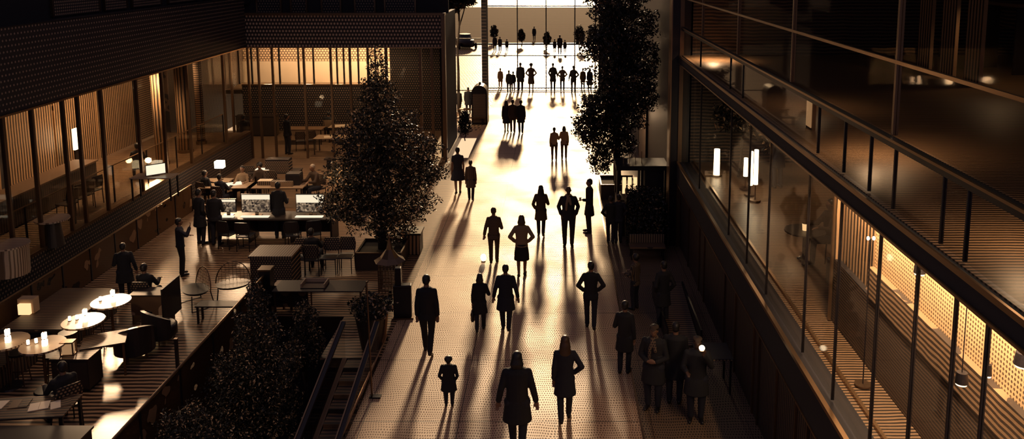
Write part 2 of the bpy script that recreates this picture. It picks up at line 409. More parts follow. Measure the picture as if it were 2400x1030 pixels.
# slatted screens on the room's back wall, one between each pair of posts
for i, (a, b, mt) in enumerate(((25.2, 27.6, 'slat_x'), (27.7, 30.2, 'slat_x'), (30.3, 33.0, 'slat_x'), (22.4, 24.8, 'slat_x'), (19.6, 22.0, 'curtain'), (33.1, 35, 'curtain'))):
    struct('trim_%d' % (20+i), MB().box(-17.48, -17.40, a, b, 1.2, 4.3 if i != 4 else 3.4), mt)
# lit full-height columns behind the glass at the corner
lab = ['broad pale column behind left glass wall, nearest of three', 'middle pale column behind the left glass wall', 'pale column behind left glass wall nearest the corner']
for i, (px, w) in enumerate(((375, .22), (432, .26), (470, .16))):
    x, y, z = AX(px, 300, -14.6); c = thing('column', lab[i], 'column', (-14.6, y, 1.2), 0, 'pale columns behind the left glass')
    MB().cyl((0, 0, 0), (0, 0, 4.0), w, w, 20).build('shaft', 'slat_y' if i < 2 else 'curtain', c, smooth=True)
    MB().cyl((0, 0, 0), (0, 0, .12), w+.05, w+.05, 20).build('base', 'bronze', c)
# ---- front-facing facade of the left building at Y = 35
GY = 35.0
GX0, GX1 = LXW, AY(1040, 60, GY)[0]
zt, zb = AY(800, 36, GY)[2], AY(800, 110, GY)[2]
struct('wall_front_fascia', MB().box(LXW, GX1, GY, GY+.4, zb, zt), 'perforated_y')
struct('trim_30', MB().box(LXW, GX1+.05, GY-.06, GY+.4, zt, zt+.10), 'bronze')
struct('trim_31', MB().box(LXW, GX1, GY-.03, GY, zb-.05, zb), 'rail_metal')
struct('wall_front_upper', MB().box(LXW-3, GX1, GY+1.6, GY+1.8, zt, 18), 'dark_plaster')  # upper storey, made taller and wider to block sun from the roof
struct('floor_front_roof', MB().box(LXW-1, GX1, GY+.3, GY+1.8, zt-.3, zt), 'dark_plaster')
struct('floor_front_room', MB().box(-22, GX1, GY+.2, 41, -.4, 0), 'room_floor')
struct('ceiling_front_room', MB().box(-22, GX1-.9, GY+.4, 45, zb+.2, zb+.4), 'dark_plaster')
gm = [540, 605, 638, 712, 775, 820, 862, 905, 985, 1012]
gx = sorted([GX0]+[AY(p, 200, GY)[0] for p in gm]+[GX1])
for a, b in zip(gx, gx[1:]): bay('y', GY+.15, a, b, [0, zb], pane='glass', w=.09 if b < -7 else .12, t=.05, rails=False, frame_mat='bronze')
BY = 41.0
bxa, bxb = AY(540, 200, BY)[0], AY(915, 200, BY)[0]
zl, zu = AY(700, 199, BY)[2], AY(700, 113, BY)[2]
struct('wall_front_low', MB().box(-16, GX1-.9, BY, BY+.2, 0, zl), 'perforated_back')
struct('wall_front_side', MB().box(bxb, GX1-.9, BY, BY+.2, zl, zb+.2), 'perforated_back')
struct('trim_32', MB().box(-16, bxb, BY-.04, BY, zl-.05, zl+.03), 'bronze')
struct('wall_gallery', MB().box(-17, bxb+.5, 43.9, 44.1, 3.2, zb+.4), 'gallery_print')
struct('wall_gallery_band', MB().box(-17, bxb+.5, 43.8, 44.0, zl-.3, 3.25), 'white_paint')
struct('floor_gallery', MB().box(-17, bxb+.5, BY+.2, 44, zl-.5, zl-.3), 'room_floor')
struct('wall_front_right', MB().box(GX1-.25, GX1-.05, GY+.3, 39.5, 0, zt), 'dark_plaster')
struct('trim_33', MB().box(GX1-.10, GX1+.06, GY-.15, GY+.1, 0, zt), 'bronze')
struct('wall_front_left', MB().box(-17.2, -17, GY+.2, 44, 0, zb+.4), 'slat_dim')
for k, px in enumerate((560, 590, 655, 700, 735, 790, 806, 840, 880)):      # posts of the gallery
    x = AY(px, 150, BY+.3)[0]; struct('trim_%d' % (34+k), MB().box(x-.04, x+.04, BY+.25, BY+.33, zl, zb+.2), 'black_metal')

# lit dotted windows above the fascias
for k, (p0, p1) in enumerate(((122, 236), (245, 300), (310, 380), (395, 470), (480, 585))):
    y0, y1 = AX(p0, 30, LXW-1.15)[1], AX(p1, 30, LXW-1.15)[1]
    nwin[0] += 1; f = struct('window_%d' % nwin[0], MB().box(LXW-1.2, LXW-1.12, y0, y0+.06, FT, 9).box(LXW-1.2, LXW-1.12, y1-.06, y1, FT, 9), 'bronze')
    MB().box(LXW-1.19, LXW-1.15, y0+.06, y1-.06, FT, 9).build('curtain', 'curtain', f)
for k, (p0, p1) in enumerate(((600, 660), (680, 720), (752, 800), (830, 880), (900, 975))):
    x0, x1 = AY(p0, 20, GY+1.5)[0], AY(p1, 20, GY+1.5)[0]
    nwin[0] += 1; f = struct('window_%d' % nwin[0], MB().box(x0, x0+.07, GY+1.5, GY+1.6, zt, 9).box(x1-.07, x1, GY+1.5, GY+1.6, zt, 9), 'bronze')
    MB().box(x0+.07, x1-.07, GY+1.53, GY+1.57, zt, 9).build('curtain', 'perforated_back', f)

# ================================================================== RAILINGS
def railing(label, p0, p1, h, n, pane='glass', post='black_metal', rail='rail_metal', extra=None, group=None, r=.025, drop=0):
    L = math.hypot(p1[0]-p0[0], p1[1]-p0[1]); a = math.atan2(p1[1]-p0[1], p1[0]-p0[0])
    t = thing('railing', label, 'railing', p0, a, group)
    dz = p1[2]-p0[2]
    MB().cyl((0, 0, h), (L, 0, h+dz), r, r, 8).build('handrail', rail, t)
    for i in range(n+1):
        x = L*i/n; MB().box(x-.02, x+.02, -.02, .02, dz*i/n-drop, dz*i/n+h).build('post', post, t)
        if i < n and pane:
            x2 = L*(i+1)/n
            vs = [(x+.03, -.006, dz*i/n-drop), (x2-.03, -.006, dz*(i+1)/n-drop), (x2-.03, -.006, dz*(i+1)/n+h-.04), (x+.03, -.006, dz*i/n+h-.04)]
            vs += [(q[0], .006, q[2]) for q in vs]
            MB().add(vs, [(0, 1, 2, 3), (7, 6, 5, 4), (0, 4, 5, 1), (1, 5, 6, 2), (2, 6, 7, 3), (3, 7, 4, 0)]).build('glass_panel', pane, t)
    return t
railing('fritted glass railing along the edge of the wooden terrace', (-7.15, 7, 0), (-7.15, 19.0, 0), 1.05, 8, 'glass_slat', drop=1.3)
railing('glass railing at the raised floor edge behind the left glass wall', (LXW-.35, 14, 1.2), (LXW-.35, 33, 1.2), 1.2, 9, 'glass', r=.02)
railing('low slatted railing along the left side of wooden terrace', (-12.7, 17.5, 0), (-12.7, 27.5, 0), .95, 8, 'glass_slat')
railing('brass handrail on thin posts in front of the left dark wall', (-12.95, 9, 0), (-12.95, 17.0, 0), 1.7, 4, None)
railing('low metal railing between walkway and the sunken court', (WX-.05, 12, 0), (WX-.05, 17.8, 0), .10, 6, None)
railing('thin dark railing in front of the right-hand planter', (2.05, 24.9, 0), (RX-.35, 24.9, 0), 1.1, 3, 'glass_slat')
# escalator down into the court
t = thing('escalator', 'dark escalator with bright rails running down into the sunken court', 'escalator', (-4.28, 16.9, 0))
def slope(mb, x0, x1, y0, y1, za, zb_, h0, h1):
    vs = [(x, y, z+h) for h in (h0, h1) for y, z in ((y0, za), (y1, zb_)) for x in (x0, x1)]
    return mb.add(vs, [(0, 2, 3, 1), (4, 5, 7, 6), (0, 1, 5, 4), (2, 6, 7, 3), (0, 4, 6, 2), (1, 3, 7, 5)])
slope(MB(), -.36, .36, 0, -11, 0, -2.3, -.5, -.1).build('truss', 'black_metal', t)
st = MB()
for i in range(27): st.box(-.30, .30, -i*.4-.4, -i*.4, -i*.084-.25, -i*.084-.02)
st.build('steps', 'deck_dark', t)
for s in (-1, 1):
    slope(MB(), s*.37-.02, s*.37+.02, 0, -11, 0, -2.3, 0, .8).build('balustrade', 'glass', t)
    slope(MB(), s*.37-.05, s*.37+.05, 0, -11, 0, -2.3, .8, .86).build('handrail', 'black_metal', t)
    slope(MB(), s*.37-.055, s*.37-.03, 0, -11, 0, -2.3, .82, .88).build('rail_trim', 'rail_metal', t)
    slope(MB(), s*.37-.05, s*.37+.05, 0, -11, 0, -2.3, -.1, 0).build('skirt', 'bronze', t)
# slender pole
g = G(866, 932); t = thing('pole', 'slender pole with flat foot at the left edge of the walkway', 'pole', (g[0]+.05, g[1], 0))
MB().cyl((0, 0, 0), (-.03, 0, 2.45), .02, .016, 8).build('shaft', 'bronze', t); MB().box(-.05, .18, -.06, .06, 0, .03).build('foot', 'black_metal', t)

# ================================================================== LIGHT
w = bpy.data.worlds.new('world'); S.world = w; w.use_nodes = True; t = NT(w); t.n.clear()
o = t.add('ShaderNodeOutputWorld'); bg = t.add('ShaderNodeBackground'); tc = t.add('ShaderNodeTexCoord')
sp = t.add('ShaderNodeSeparateXYZ'); t.l.new(tc.outputs['Generated'], sp.inputs[0])
el = t.add('ShaderNodeMapRange', interpolation_type='SMOOTHSTEP'); t.l.new(sp.outputs[2], el.inputs[0]); el.inputs[1].default_value = .46; el.inputs[2].default_value = .0; el.inputs[3].default_value = 0; el.inputs[4].default_value = 1
az = t.add('ShaderNodeMapRange', interpolation_type='SMOOTHSTEP'); t.l.new(sp.outputs[1], az.inputs[0]); az.inputs[1].default_value = .55; az.inputs[2].default_value = 1; az.inputs[3].default_value = 0; az.inputs[4].default_value = 1
gfac = t.math('MULTIPLY', el.outputs[0], az.outputs[0])
c = t.mix(gfac, (.112, .092, .13), (1.1, .72, .42)); t.l.new(c, bg.inputs[0]); bg.inputs[1].default_value = 1.0; t.l.new(bg.outputs[0], o.inputs[0])
sun = light('SUN', (0, 60, 20), 5.5, (1, .70, .42)); sun.data.angle = R(4)
SE = 13.0; d = Vector((0.0, -cos(R(SE)), -sin(R(SE)))); sun.rotation_euler = d.to_track_quat('-Z', 'Y').to_euler()
# room lamps
WARM = (1, .64, .36)
def pt(px, py, mode, c, e, size=.15, col=WARM):
    p = {'x': AX, 'y': AY, 'g': G}[mode](px, py, c); return light('POINT', p, e, col, size)
# left room
for y, e in ((32.5, 90), (29, 220), (27.6, 120), (25.5, 90), (22.5, 70), (19, 60), (15.5, 25)): light('SPOT', (-15.0, y, 5.1), e*1.5, WARM, .15, (0, R(35), 0), R(150))
# front room
for x, e in ((-13.5, 60), (-10.5, 60), (-8.5, 60)): light('SPOT', (x, 37.6, 4.7), e*3.2, WARM, .2, (R(20), 0, 0), R(150))
for x, e in ((-15, 60), (-12.5, 90), (-10, 120), (-8, 150)): light('SPOT', (x, 41.6, 4.9), e*7, (1, .70, .42), .2, (R(60), 0, 0), R(140))
# terrace and desks
for x, y, z, e, sz in ((-9.6, 15.5, 3.4, 18, .1), (-9.3, 21.7, 3.6, 26, .12), (-9.8, 27.5, 3.4, 60, .15), (-7.2, 26.5, 3.6, 50, .2), (-7.4, 31.5, 3.8, 70, .2), (-11, 31.5, 3.8, 60, .2), (-6.3, 22.0, 3.2, 12, .2)):
    light('SPOT', (x, y, z), e*3.0, WARM, sz, None, R(150))
light('SPOT', (-14.0, 28.6, 5.05), 420, WARM, .15, (0, R(20), 0), R(120))
light('SPOT', (-3.2, 19.0, 8.2), 200, WARM, .3, (R(48), 0, R(25)), R(70))  # spot added to brighten the large left tree
light('SPOT', (-6.4, 12.0, 4.6), 70, WARM, .3, None, R(120))  # spot added to brighten the court trees
# spots added for the glare streaks they leave on the boards
def aim(loc, to, e, size=.2, ang=70):
    o = light('SPOT', loc, e, WARM, size, None, R(ang)); o.rotation_euler = (Vector(to)-Vector(loc)).to_track_quat('-Z', 'Y').to_euler(); o.data.spot_blend = .9; return o
for px, py, h_, e in ((250, 950, 4.0, 1500), (272, 905, 4.0, 1600), (305, 855, 4.0, 1000), (560, 650, 2.6, 420), (545, 600, 2.6, 260), (372, 605, 1.7, 260), (405, 735, 2.2, 160), (470, 600, 2.2, 150), (730, 400, 2.4, 500), (640, 400, 2.4, 400), (800, 395, 2.4, 400)):
    p = G(px, py); s_ = h_/CAMH; aim((p[0]*(1+s_), p[1]*(1+s_), h_), p, e, .26, 22 if py > 830 else 60)
# right rooms
for y, e in ((7.5, 16), (9.2, 20), (11.0, 24)): light('SPOT', (4.3, y, 5.4), e*1.5, WARM, .06, None, R(160))
for x, y, z, e in ((5.6, 15.5, 5.2, 20), (5.2, 19.5, 5.2, 40), (6.0, 22.0, 4.6, 60), (5.0, 16.5, 3.4, 6)): light('SPOT', (x, y, z), e*1.5, WARM, .1, None, R(150))
for x, y, z, e in ((5.0, 8.2, 6.9, 12), (5.2, 12.0, 6.9, 16), (5.0, 15.5, 6.9, 12), (4.5, 22.8, 6.5, 120), (4.6, 11.5, 6.6, 30), (4.6, 7.6, 6.6, 20), (9, 12, 8.2, 12), (10, 18, 8, 20)): light('SPOT', (x, y, z), e*1.5, WARM, .1, None, R(150))

# ================================================================== PEOPLE
def person(label, foot, head_py=None, h=None, rz=0, legs=(0, 0), arms=('down', 'down'), top='jacket', topm='cloth_black', bot='trousers', botm='cloth_navy',
           hair='short', hairm='hair_dark', skin='skin', vox=.013, seat=False, z=0.0, lean=0.0, group=None, wide=1.0, loc=None, extra=None, knee=None):
    """one standing, walking or seated figure; local +Y is where it faces. legs = forward reach of left / right foot in metres"""
    if loc is None: loc = G(*foot, z)
    if h is None:
        h = AY(foot[0], head_py, loc[1])[2]-z if head_py is not None else 1.75
        h = max(.8, min(2.0, h))
    k = h/1.75; child = h < 1.35
    PH = .50 if seat else .93                       # pelvis height
    dz = PH-.93
    W = wide
    yl = lambda zz: lean*max(0, zz-PH)              # the trunk leans forward from the hips
    P = lambda x, y, zz: Vector((x, y+yl(zz), zz))
    sh = .158*W
    hz = 1.635+dz
    # joints of the arms
    A = {}
    for s, a in ((-1, arms[0]), (1, arms[1])):
        S0 = P(s*sh, 0, 1.405+dz)
        E, Wr, dr = {
            'down': ((s*.045, -.02, -.30), (s*.055, .03, -.55), (0, .1, -1)),
            'fwd': ((s*.04, .10, -.28), (s*.03, .26, -.46), (0, .6, -.8)),
            'back': ((s*.06, -.13, -.26), (s*.08, -.18, -.50), (0, -.1, -1)),
            'pocket': ((s*.10, -.10, -.27), (s*.03, .04, -.46), (-s*.5, .5, -.6)),
            'phone': ((s*.09, .04, -.28), (s*-.03, .25, -.20), (-s*.6, .6, .2)),
            'hip': ((s*.155, -.09, -.23), (s*.02, .02, -.40), (-s*.6, .3, -.6)),
            'out': ((s*.08, -.04, -.27), (s*.13, .02, -.52), (s*.15, .1, -1)),
            'bent': ((s*.08, .02, -.29), (s*.02, .26, -.27), (-s*.2, 1, 0)),
            'desk': ((s*.07, .16, -.24), (s*.02, .38, -.19), (-s*.1, 1, -.1)),
            'clasp': ((s*.08, .02, -.29), (-s*.10, .20, -.33), (-s*1, .2, 0)),
            'lantern': ((s*.08, .14, -.19), (s*-.10, .30, .12), (0, .2, 1)),
            'raise': ((s*.10, .16, -.14), (s*.04, .26, .08), (0, .3, 1)),
        }[a]
        A[s] = (S0, S0+Vector(E), S0+Vector(Wr), Vector(dr).normalized())
    # joints of the legs
    Lg = {}
    for s, f in ((-1, legs[0]), (1, legs[1])):
        hp = Vector((s*.095*W, 0, PH-.03))
        if seat: kn = Vector((s*.13, .44, .50)); an = Vector((s*.14, .46+f, .08)); toe = 0.0
        else:
            lift = .16*max(0, -f)/.35
            an = Vector((s*(.10 if f == 0 else .075), f, .085+lift)); kn = (hp+an)/2+Vector((s*.005, .06 if f < 0 else .035, .02)); toe = -lift*2.2
        Lg[s] = (hp, kn, an, toe)
    b = MB()
    # head: skull, jaw, nose, brow, lips, ears, eyes
    hc = P(0, .01, hz)
    hs = 1.12 if child else 1
    e = lambda c, r: b.ell(hc+Vector(c)*hs, tuple(q*hs for q in r))
    e((0, 0, .02), (.075, .092, .095)); e((0, .028, -.045), (.055, .062, .065)); e((0, .098, -.012), (.012, .018, .022)); e((0, .085, .018), (.045, .012, .010))
    e((0, .083, -.052), (.024, .012, .009)); e((-.078, -.005, -.01), (.010, .018, .028)); e((.078, -.005, -.01), (.010, .018, .028))
    e((-.030, .082, .003), (.014, .010, .008)); e((.030, .082, .003), (.014, .010, .008))
    b.chain([(P(0, -.01, 1.42+dz), .062), (P(0, 0, 1.56+dz), .052)])
    b.chain([(P(-sh*.85, 0, 1.405+dz), .048), (P(0, 0, 1.43+dz), .055), (P(sh*.85, 0, 1.405+dz), .048)])
    b.ell(P(0, 0, 1.28+dz), (.155*W, .10*W, .19)); b.ell(P(0, 0, 1.10+dz), (.13*W, .09*W, .16)); b.ell(P(0, 0, .95+dz), (.155*W, .105*W, .12))
    for s in (-1, 1):
        S0, E, Wr, dr = A[s]
        b.chain([(S0, .046*W), (E, .038), (Wr, .028)])
        # palm, four unequal fingers with a bend, thumb from the side of the palm
        side = dr.cross(Vector((0, 1, 0) if abs(dr.y) < .8 else (0, 0, 1))).normalized(); nrm = dr.cross(side).normalized()
        pc = Wr+dr*.045; rot = Matrix((side, nrm, dr)).transposed()
        b.ell(pc, (.040, .018, .052), rot=rot)
        for i, (o_, ln) in enumerate(((-.028, .062), (-.010, .074), (.010, .070), (.028, .054))):
            f0 = pc+dr*.038+side*o_; f1 = f0+dr*ln*.55+nrm*.008; f2 = f1+dr*ln*.35+nrm*.024
            b.chain([(f0, .010), (f1, .009), (f2, .008)])
        t0 = pc-dr*.015-side*.032*s; t1 = t0+dr*.03-side*.022*s+nrm*.012; b.chain([(t0, .013), (t1, .011), (t1+dr*.026+nrm*.012, .009)])
        hp, kn, an, toe = Lg[s]
        b.chain([(hp, .082*W), (kn, .055), (kn*.55+an*.45, .050), (an, .036)])
        b.chain([(an-Vector((0, 0, .03)), .036), (an+Vector((s*.02, .13, -.045+toe*.5)), .026)])
    sc = lambda o: o.data.transform(Matrix.Scale(k, 4))
    root = remesh(b, 'person', skin, vox); sc(root)
    root.location = loc; root.rotation_euler = (0, 0, rz); tag(root, label, 'person', group)
    # ---- clothes
    hem = {'jacket': .80, 'short_jacket': .88, 'coat': .58, 'long_coat': .42, 'shirt': .86, 'dress': .55}[top]+dz
    flare = {'jacket': 1.08, 'short_jacket': 1.0, 'coat': 1.22, 'long_coat': 1.38, 'shirt': 1.0, 'dress': 1.55}[top]
    if seat: hem = max(hem, .46)
    j = MB(); rings = []
    rx = {1.50: .068, 1.475: .105, 1.45: .148, 1.415: .182, 1.36: .190, 1.28: .180, 1.12: .155, 1.0: .162, .92: .174}
    for zz, r in rx.items():
        if zz+dz > hem: rings.append((0, yl(zz+dz), zz+dz, r*W, (.068 if zz > 1.49 else .085 if zz > 1.46 else .10 if zz > 1.44 else .118)*W))
    n = 4
    z9 = rings[-1][2]
    for i in range(1, n+1):
        q = i/n; zz = z9+(hem-z9)*q; rings.append((0, 0, zz, (.178+(.178*flare-.178)*q)*W, (.125+(.13*flare-.12)*q)*W))
    j.loft(rings[::-1])
    sl = .064 if top != 'shirt' else .058
    for s in (-1, 1):
        S0, E, Wr, dr = A[s]
        cuff = Wr*.88+E*.12
        if top in ('dress',): j.chain([(S0, .058*W), (S0*.5+E*.5, .052)])
        else: j.chain([(S0, (sl-.004)*W), (E, sl-.008), (cuff, sl-.014)])
        if top != 'shirt' and top != 'dress': j.chain([(P(s*.06, -.045, 1.485+dz), .020), (P(s*.045, .05, 1.46+dz), .018)])
    if top != 'dress': j.chain([(P(-.05, -.06, 1.48+dz), .022), (P(.05, -.06, 1.48+dz), .022)])   # collar
    nm = {'jacket': 'jacket', 'short_jacket': 'jacket', 'coat': 'coat', 'long_coat': 'coat', 'shirt': 'shirt', 'dress': 'dress'}[top]
    sc(remesh(j, nm, topm, vox, root))
    p = MB()
    if bot == 'skirt':
        p.loft([(0, 0, .50+dz*.5, .21*W, .17*W), (0, 0, .70+dz*.7, .20*W, .155*W), (0, 0, .96+dz, .165*W, .118*W), (0, 0, 1.02+dz, .15*W, .11*W)])
        sc(remesh(p, 'skirt', botm, vox, root))
    elif bot != 'none':
        p.ell(Vector((0, 0, PH)), (.172*W, .122*W, .13))
        for s in (-1, 1):
            hp, kn, an, toe = Lg[s]
            if bot == 'shorts': p.chain([(hp, .098*W), (kn+Vector((0, 0, .03)), .086)])
            else: p.chain([(hp, .100*W), (kn, .070*W), (an+Vector((0, 0, .01)), .058)])
        sc(remesh(p, bot, botm, vox, root))
    for s in (-1, 1):
        hp, kn, an, toe = Lg[s]; q = MB()
        q.chain([(an+Vector((0, -.02, -.035)), .047), (an+Vector((s*.012, .08, -.045+toe*.25)), .043), (an+Vector((s*.025, .155, -.052+toe*.5)), .032)])
        q.box(an.x-.035, an.x+.035, an.y-.055, an.y-.01, an.z-.085, an.z-.05)
        sc(remesh(q, 'shoe', 'shoe', vox, root))
    H = MB(); eh = lambda c, r: H.ell(hc+Vector(c)*hs, tuple(q*hs for q in r))
    if hair != 'bald':
        eh((0, -.018, .042), (.086, .098, .088)); eh((0, -.045, .0), (.080, .070, .085))
    if hair == 'bun': eh((0, -.115, .075), (.042, .04, .04))
    if hair == 'afro': eh((0, -.02, .045), (.118, .12, .115))
    if hair in ('long', 'bob'):
        zl_ = 1.30 if hair == 'long' else 1.47
        H.loft([(0, -.05+yl(hz), zl_+dz, .085, .03), (0, -.065+yl(hz), zl_+.10+dz, .115, .055), (0, -.05+yl(hz), 1.58+dz, .105, .07), (0, -.03+yl(hz), hz+.03, .085, .07)])
    if hair == 'pony': H.chain([(hc+Vector((0, -.11, .03)), .03), (hc+Vector((0, -.14, -.10)), .025), (hc+Vector((0, -.12, -.22)), .012)])
    if hair == 'cap':
        c_ = MB(); c_.ell(hc+Vector((0, -.01, .075)), (.098, .11, .045)); c_.ell(hc+Vector((0, .095, .055)), (.062, .055, .012)); sc(remesh(c_, 'cap', 'cloth_brown', vox, root))
    if hair == 'helmet': eh((0, -.01, .05), (.125, .135, .10))
    if hair != 'bald': sc(remesh(H, 'hair', hairm, vox, root))
    if extra: extra(root, A, k, P, dz)
    return root
def hold(nm, label, cat, build):
    """something carried: a thing of its own, placed at the hand in the world"""
    def f(root, A, k, P, dz):
        m = Matrix.Translation(root.location) @ Matrix.Rotation(root.rotation_euler[2], 4, 'Z')
        build(nm, label, cat, A, k, m, root)
    return f
def bag(s, label, w=.30, h=.24, mat='leather'):
    def b(nm, lb, cat, A, k, m, root):
        p = m @ ((A[s][2]+A[s][3]*.09)*k); t = thing('handbag', label, 'bag', (p.x, p.y, p.z-h-.10), root.rotation_euler[2])
        MB().loft([(0, 0, 0, .05, w/2), (0, 0, h*.6, .055, w/2), (0, 0, h, .03, w/2*.9)], 16).build('body', mat, t, smooth=True)
        MB().tube([(0, -w*.3, h), (0, -w*.2, h+.09), (0, w*.2, h+.09), (0, w*.3, h)], .008).build('handle', mat, t)
    return hold('handbag', label, 'bag', b)
def cup(s, label):
    def b(nm, lb, cat, A, k, m, root):
        p = m @ ((A[s][2]+A[s][3]*.08)*k); t = thing('paper_cup', label, 'cup', (p.x, p.y, p.z-.03), 0)
        MB().cyl((0, 0, 0), (0, 0, .11), .028, .038, 14).build('body', 'white_paint', t, smooth=True); MB().cyl((0, 0, .11), (0, 0, .12), .041, .041, 14).build('lid', 'black_metal', t)
    return hold('paper_cup', label, 'cup', b)
def phone(s, label, mat='glow_white'):
    def b(nm, lb, cat, A, k, m, root):
        p = m @ ((A[s][2]+A[s][3]*.10)*k); t = thing('phone', label, 'phone', (p.x, p.y, p.z), root.rotation_euler[2])
        MB().box(-.04, .04, -.006, .006, 0, .15).build('case', 'black_metal', t, bevel=.003); MB().box(-.035, .035, -.009, -.0065, .008, .142).build('screen', mat, t)
    return hold('phone', label, 'phone', b)
def scarf(mat='cloth_check'):
    def f(root, A, k, P, dz):
        q = MB(); q.chain([(P(-.06, 0, 1.50+dz), .035), (P(0, -.075, 1.49+dz), .035), (P(.06, 0, 1.50+dz), .035), (P(.02, .085, 1.47+dz), .035), (P(-.06, 0, 1.50+dz), .035)])
        q.chain([(P(.02, .11, 1.44+dz), .034), (P(.05, .15, 1.30+dz), .036), (P(.06, .14, 1.12+dz), .034)])
        q.chain([(P(-.03, .10, 1.44+dz), .034), (P(-.06, .15, 1.28+dz), .036)])
        o = remesh(q, 'scarf', mat, .013, root); o.data.transform(Matrix.Scale(k, 4))
    return f
def handlamp(root, A, k, P, dz):
    m = Matrix.Translation(root.location) @ Matrix.Rotation(root.rotation_euler[2], 4, 'Z')
    p = m @ ((A[-1][2]+A[-1][3]*.11+Vector((.03, .0, 0)))*k); t = thing('hand_lamp', 'glowing round lamp held up by the person in a cap', 'lamp', (p.x, p.y, p.z-.03))
    MB().cyl((0, 0, 0), (0, 0, .03), .035, .05, 14).build('base', 'bronze', t); MB().ell((0, 0, .075), (.055, .055, .05), 16, 10).build('globe', 'glow_white', t, smooth=True)
W0 = 0.0       # walking away
WALK = 'people walking along the hall'
pe = person
pe('person in a short wide dark coat striding at bottom centre of walkway', (1213, 1062), 825, legs=(.18, -.2), arms=('out', 'out'), top='coat', hair='bob', wide=1.12)
pe('person with long loose hair and flared jacket, hand bag swinging out right', (1324, 990), 788, legs=(-.2, .18), arms=('down', 'hip'), top='coat', topm='cloth_navy', bot='trousers', hair='long', hairm='hair_brown')
pe('person in a knee-length dark coat standing by the right kerb line with hand at chest', (1463, 876), 706, rz=-.3, arms=('bent', 'down'), top='coat', hair='short', legs=(0, .05))
pe('person in dark winter coat with pale patterned scarf, lower right', (1530, 958), 762, rz=pi-.35, arms=('clasp', 'clasp'), top='coat', extra=scarf(), wide=1.15, hair='cap', hairm='hair_dark')
pe('broad person in black coat standing against back of scarf wearer', (1580, 945), 756, rz=-.2, arms=('pocket', 'down'), top='coat', wide=1.15)
pe('person in a cap holding a glowing lamp beside the square table', (1630, 985), 790, rz=pi-.1, arms=('lantern', 'bent'), top='coat', hair='cap', wide=1.2, skin='skin_dark', extra=handlamp)
pe('person in black standing in the shade behind the scarf wearer', (1553, 765), 613, rz=.3, arms=('pocket', 'pocket'), top='coat')
pe('person in hooded jacket standing beside shaded bench, near right kerb', (1488, 725), 597, rz=.9, arms=('bent', 'bent'), top='jacket', topm='cloth_stripe', hair='afro')
pe('person with elbows out walking along the right half of walkway', (1384, 772), 614, legs=(.15, -.22), arms=('hip', 'hip'), top='jacket', topm='cloth_black', hair='short')
pe('person in boxy dark overcoat walking in the middle of the hall', (1186, 776), 621, legs=(.1, -.15), arms=('out', 'out'), top='coat', topm='cloth_navy', wide=1.12)
pe('person with shoulder bag walking just left of boxy overcoat', (1126, 778), 642, legs=(-.22, .2), arms=('down', 'phone'), top='coat', hair='bob', extra=bag(-1, 'dark handbag carried by the person left of the boxy overcoat'))
pe('person in dark suit walking alone near the left edge of walkway', (1003, 832), 645, legs=(.2, -.2), arms=('down', 'down'), top='jacket', topm='cloth_black', bot='trousers', botm='cloth_black')
pe('small child in a dark padded coat on lower left of walkway', (1053, 952), 838, arms=('pocket', 'pocket'), top='coat', hair='helmet', wide=1.3)
pe('person whose dark head just enters the bottom of the picture', (1108, 1290), h=1.7, legs=(.1, -.1), top='jacket', hair='afro')
pe('person in checked jacket with tan sleeves walking left of centre', (1158, 618), 487, legs=(-.16, .14), arms=('out', 'bent'), top='jacket', topm='cloth_check', bot='trousers', botm='cloth_brown', hairm='hair_brown', skin='skin')
pe('person in pale knitted cardigan and dark shorts walking away', (1223, 650), 505, legs=(-.1, .14), arms=('hip', 'hip'), top='short_jacket', topm='cloth_knit', bot='skirt', botm='cloth_black', hairm='hair_brown', hair='bob')
pe('person with hair down the back in long jacket, centre of hall', (1268, 554), 435, legs=(.12, -.14), arms=('pocket', 'bent'), top='coat', topm='cloth_brown', hair='long')
pe('person in dark coat with pale braided scarf facing the camera', (1332, 578), 437, rz=pi, arms=('pocket', 'pocket'), top='jacket', topm='cloth_navy', extra=scarf('cloth_knit'), wide=1.12, hair='bald', skin='skin_dark')
pe('person in long jacket turned left and holding out a cup', (1381, 545), 420, rz=pi/2+.2, arms=('bent', 'down'), top='coat', topm='cloth_black', extra=cup(-1, 'small paper cup held out by person turned left'))
pe('person with backpack, left of the pair by the dark hedge', (1431, 571), 460, legs=(.05, -.05), arms=('hip', 'down'), top='jacket', hair='short')
pe('person with arm bent outward, right of the pair by dark hedge', (1449, 570), 456, legs=(-.05, .06), arms=('down', 'hip'), top='jacket', topm='cloth_navy', hair='bun')
pe('person in sleeveless flared dress walking by left tree', (1074, 456), 346, rz=.15, legs=(-.18, .16), arms=('down', 'down'), top='dress', topm='cloth_navy', bot='none', hair='short')
pe('person in short padded coat beside the flared dress', (1104, 470), 376, arms=('down', 'down'), legs=(.05, -.05), top='coat', topm='cloth_stripe', hair='bun')
pe('person in pale shirt with elbow bent in the brightest part of the hall, on left', (1299, 376), 299, vox=.018, arms=('down', 'bent'), top='shirt', topm='cloth_tan', bot='trousers', botm='cloth_brown')
pe('person in tan blouse in brightest part of the hall, on right', (1322, 373), 296, vox=.018, arms=('bent', 'down'), top='jacket', topm='cloth_tan', botm='cloth_brown', hair='bob')
g3 = 'three people walking side by side'
pe('person in long skirt, left of the three walking side by side', (1187, 310), 236, vox=.018, legs=(.1, -.1), top='jacket', bot='skirt', hair='long', group=g3)
pe('person in brown trousers, middle of the three side by side', (1202, 311), 234, vox=.018, legs=(-.12, .1), top='jacket', topm='cloth_brown', botm='cloth_brown', hair='short', group=g3)
pe('tall person in black, right of three walking side by side', (1221, 313), 235, vox=.018, legs=(.06, -.08), top='coat', hair='pony', group=g3)
ga = 'people standing by the far glass wall'
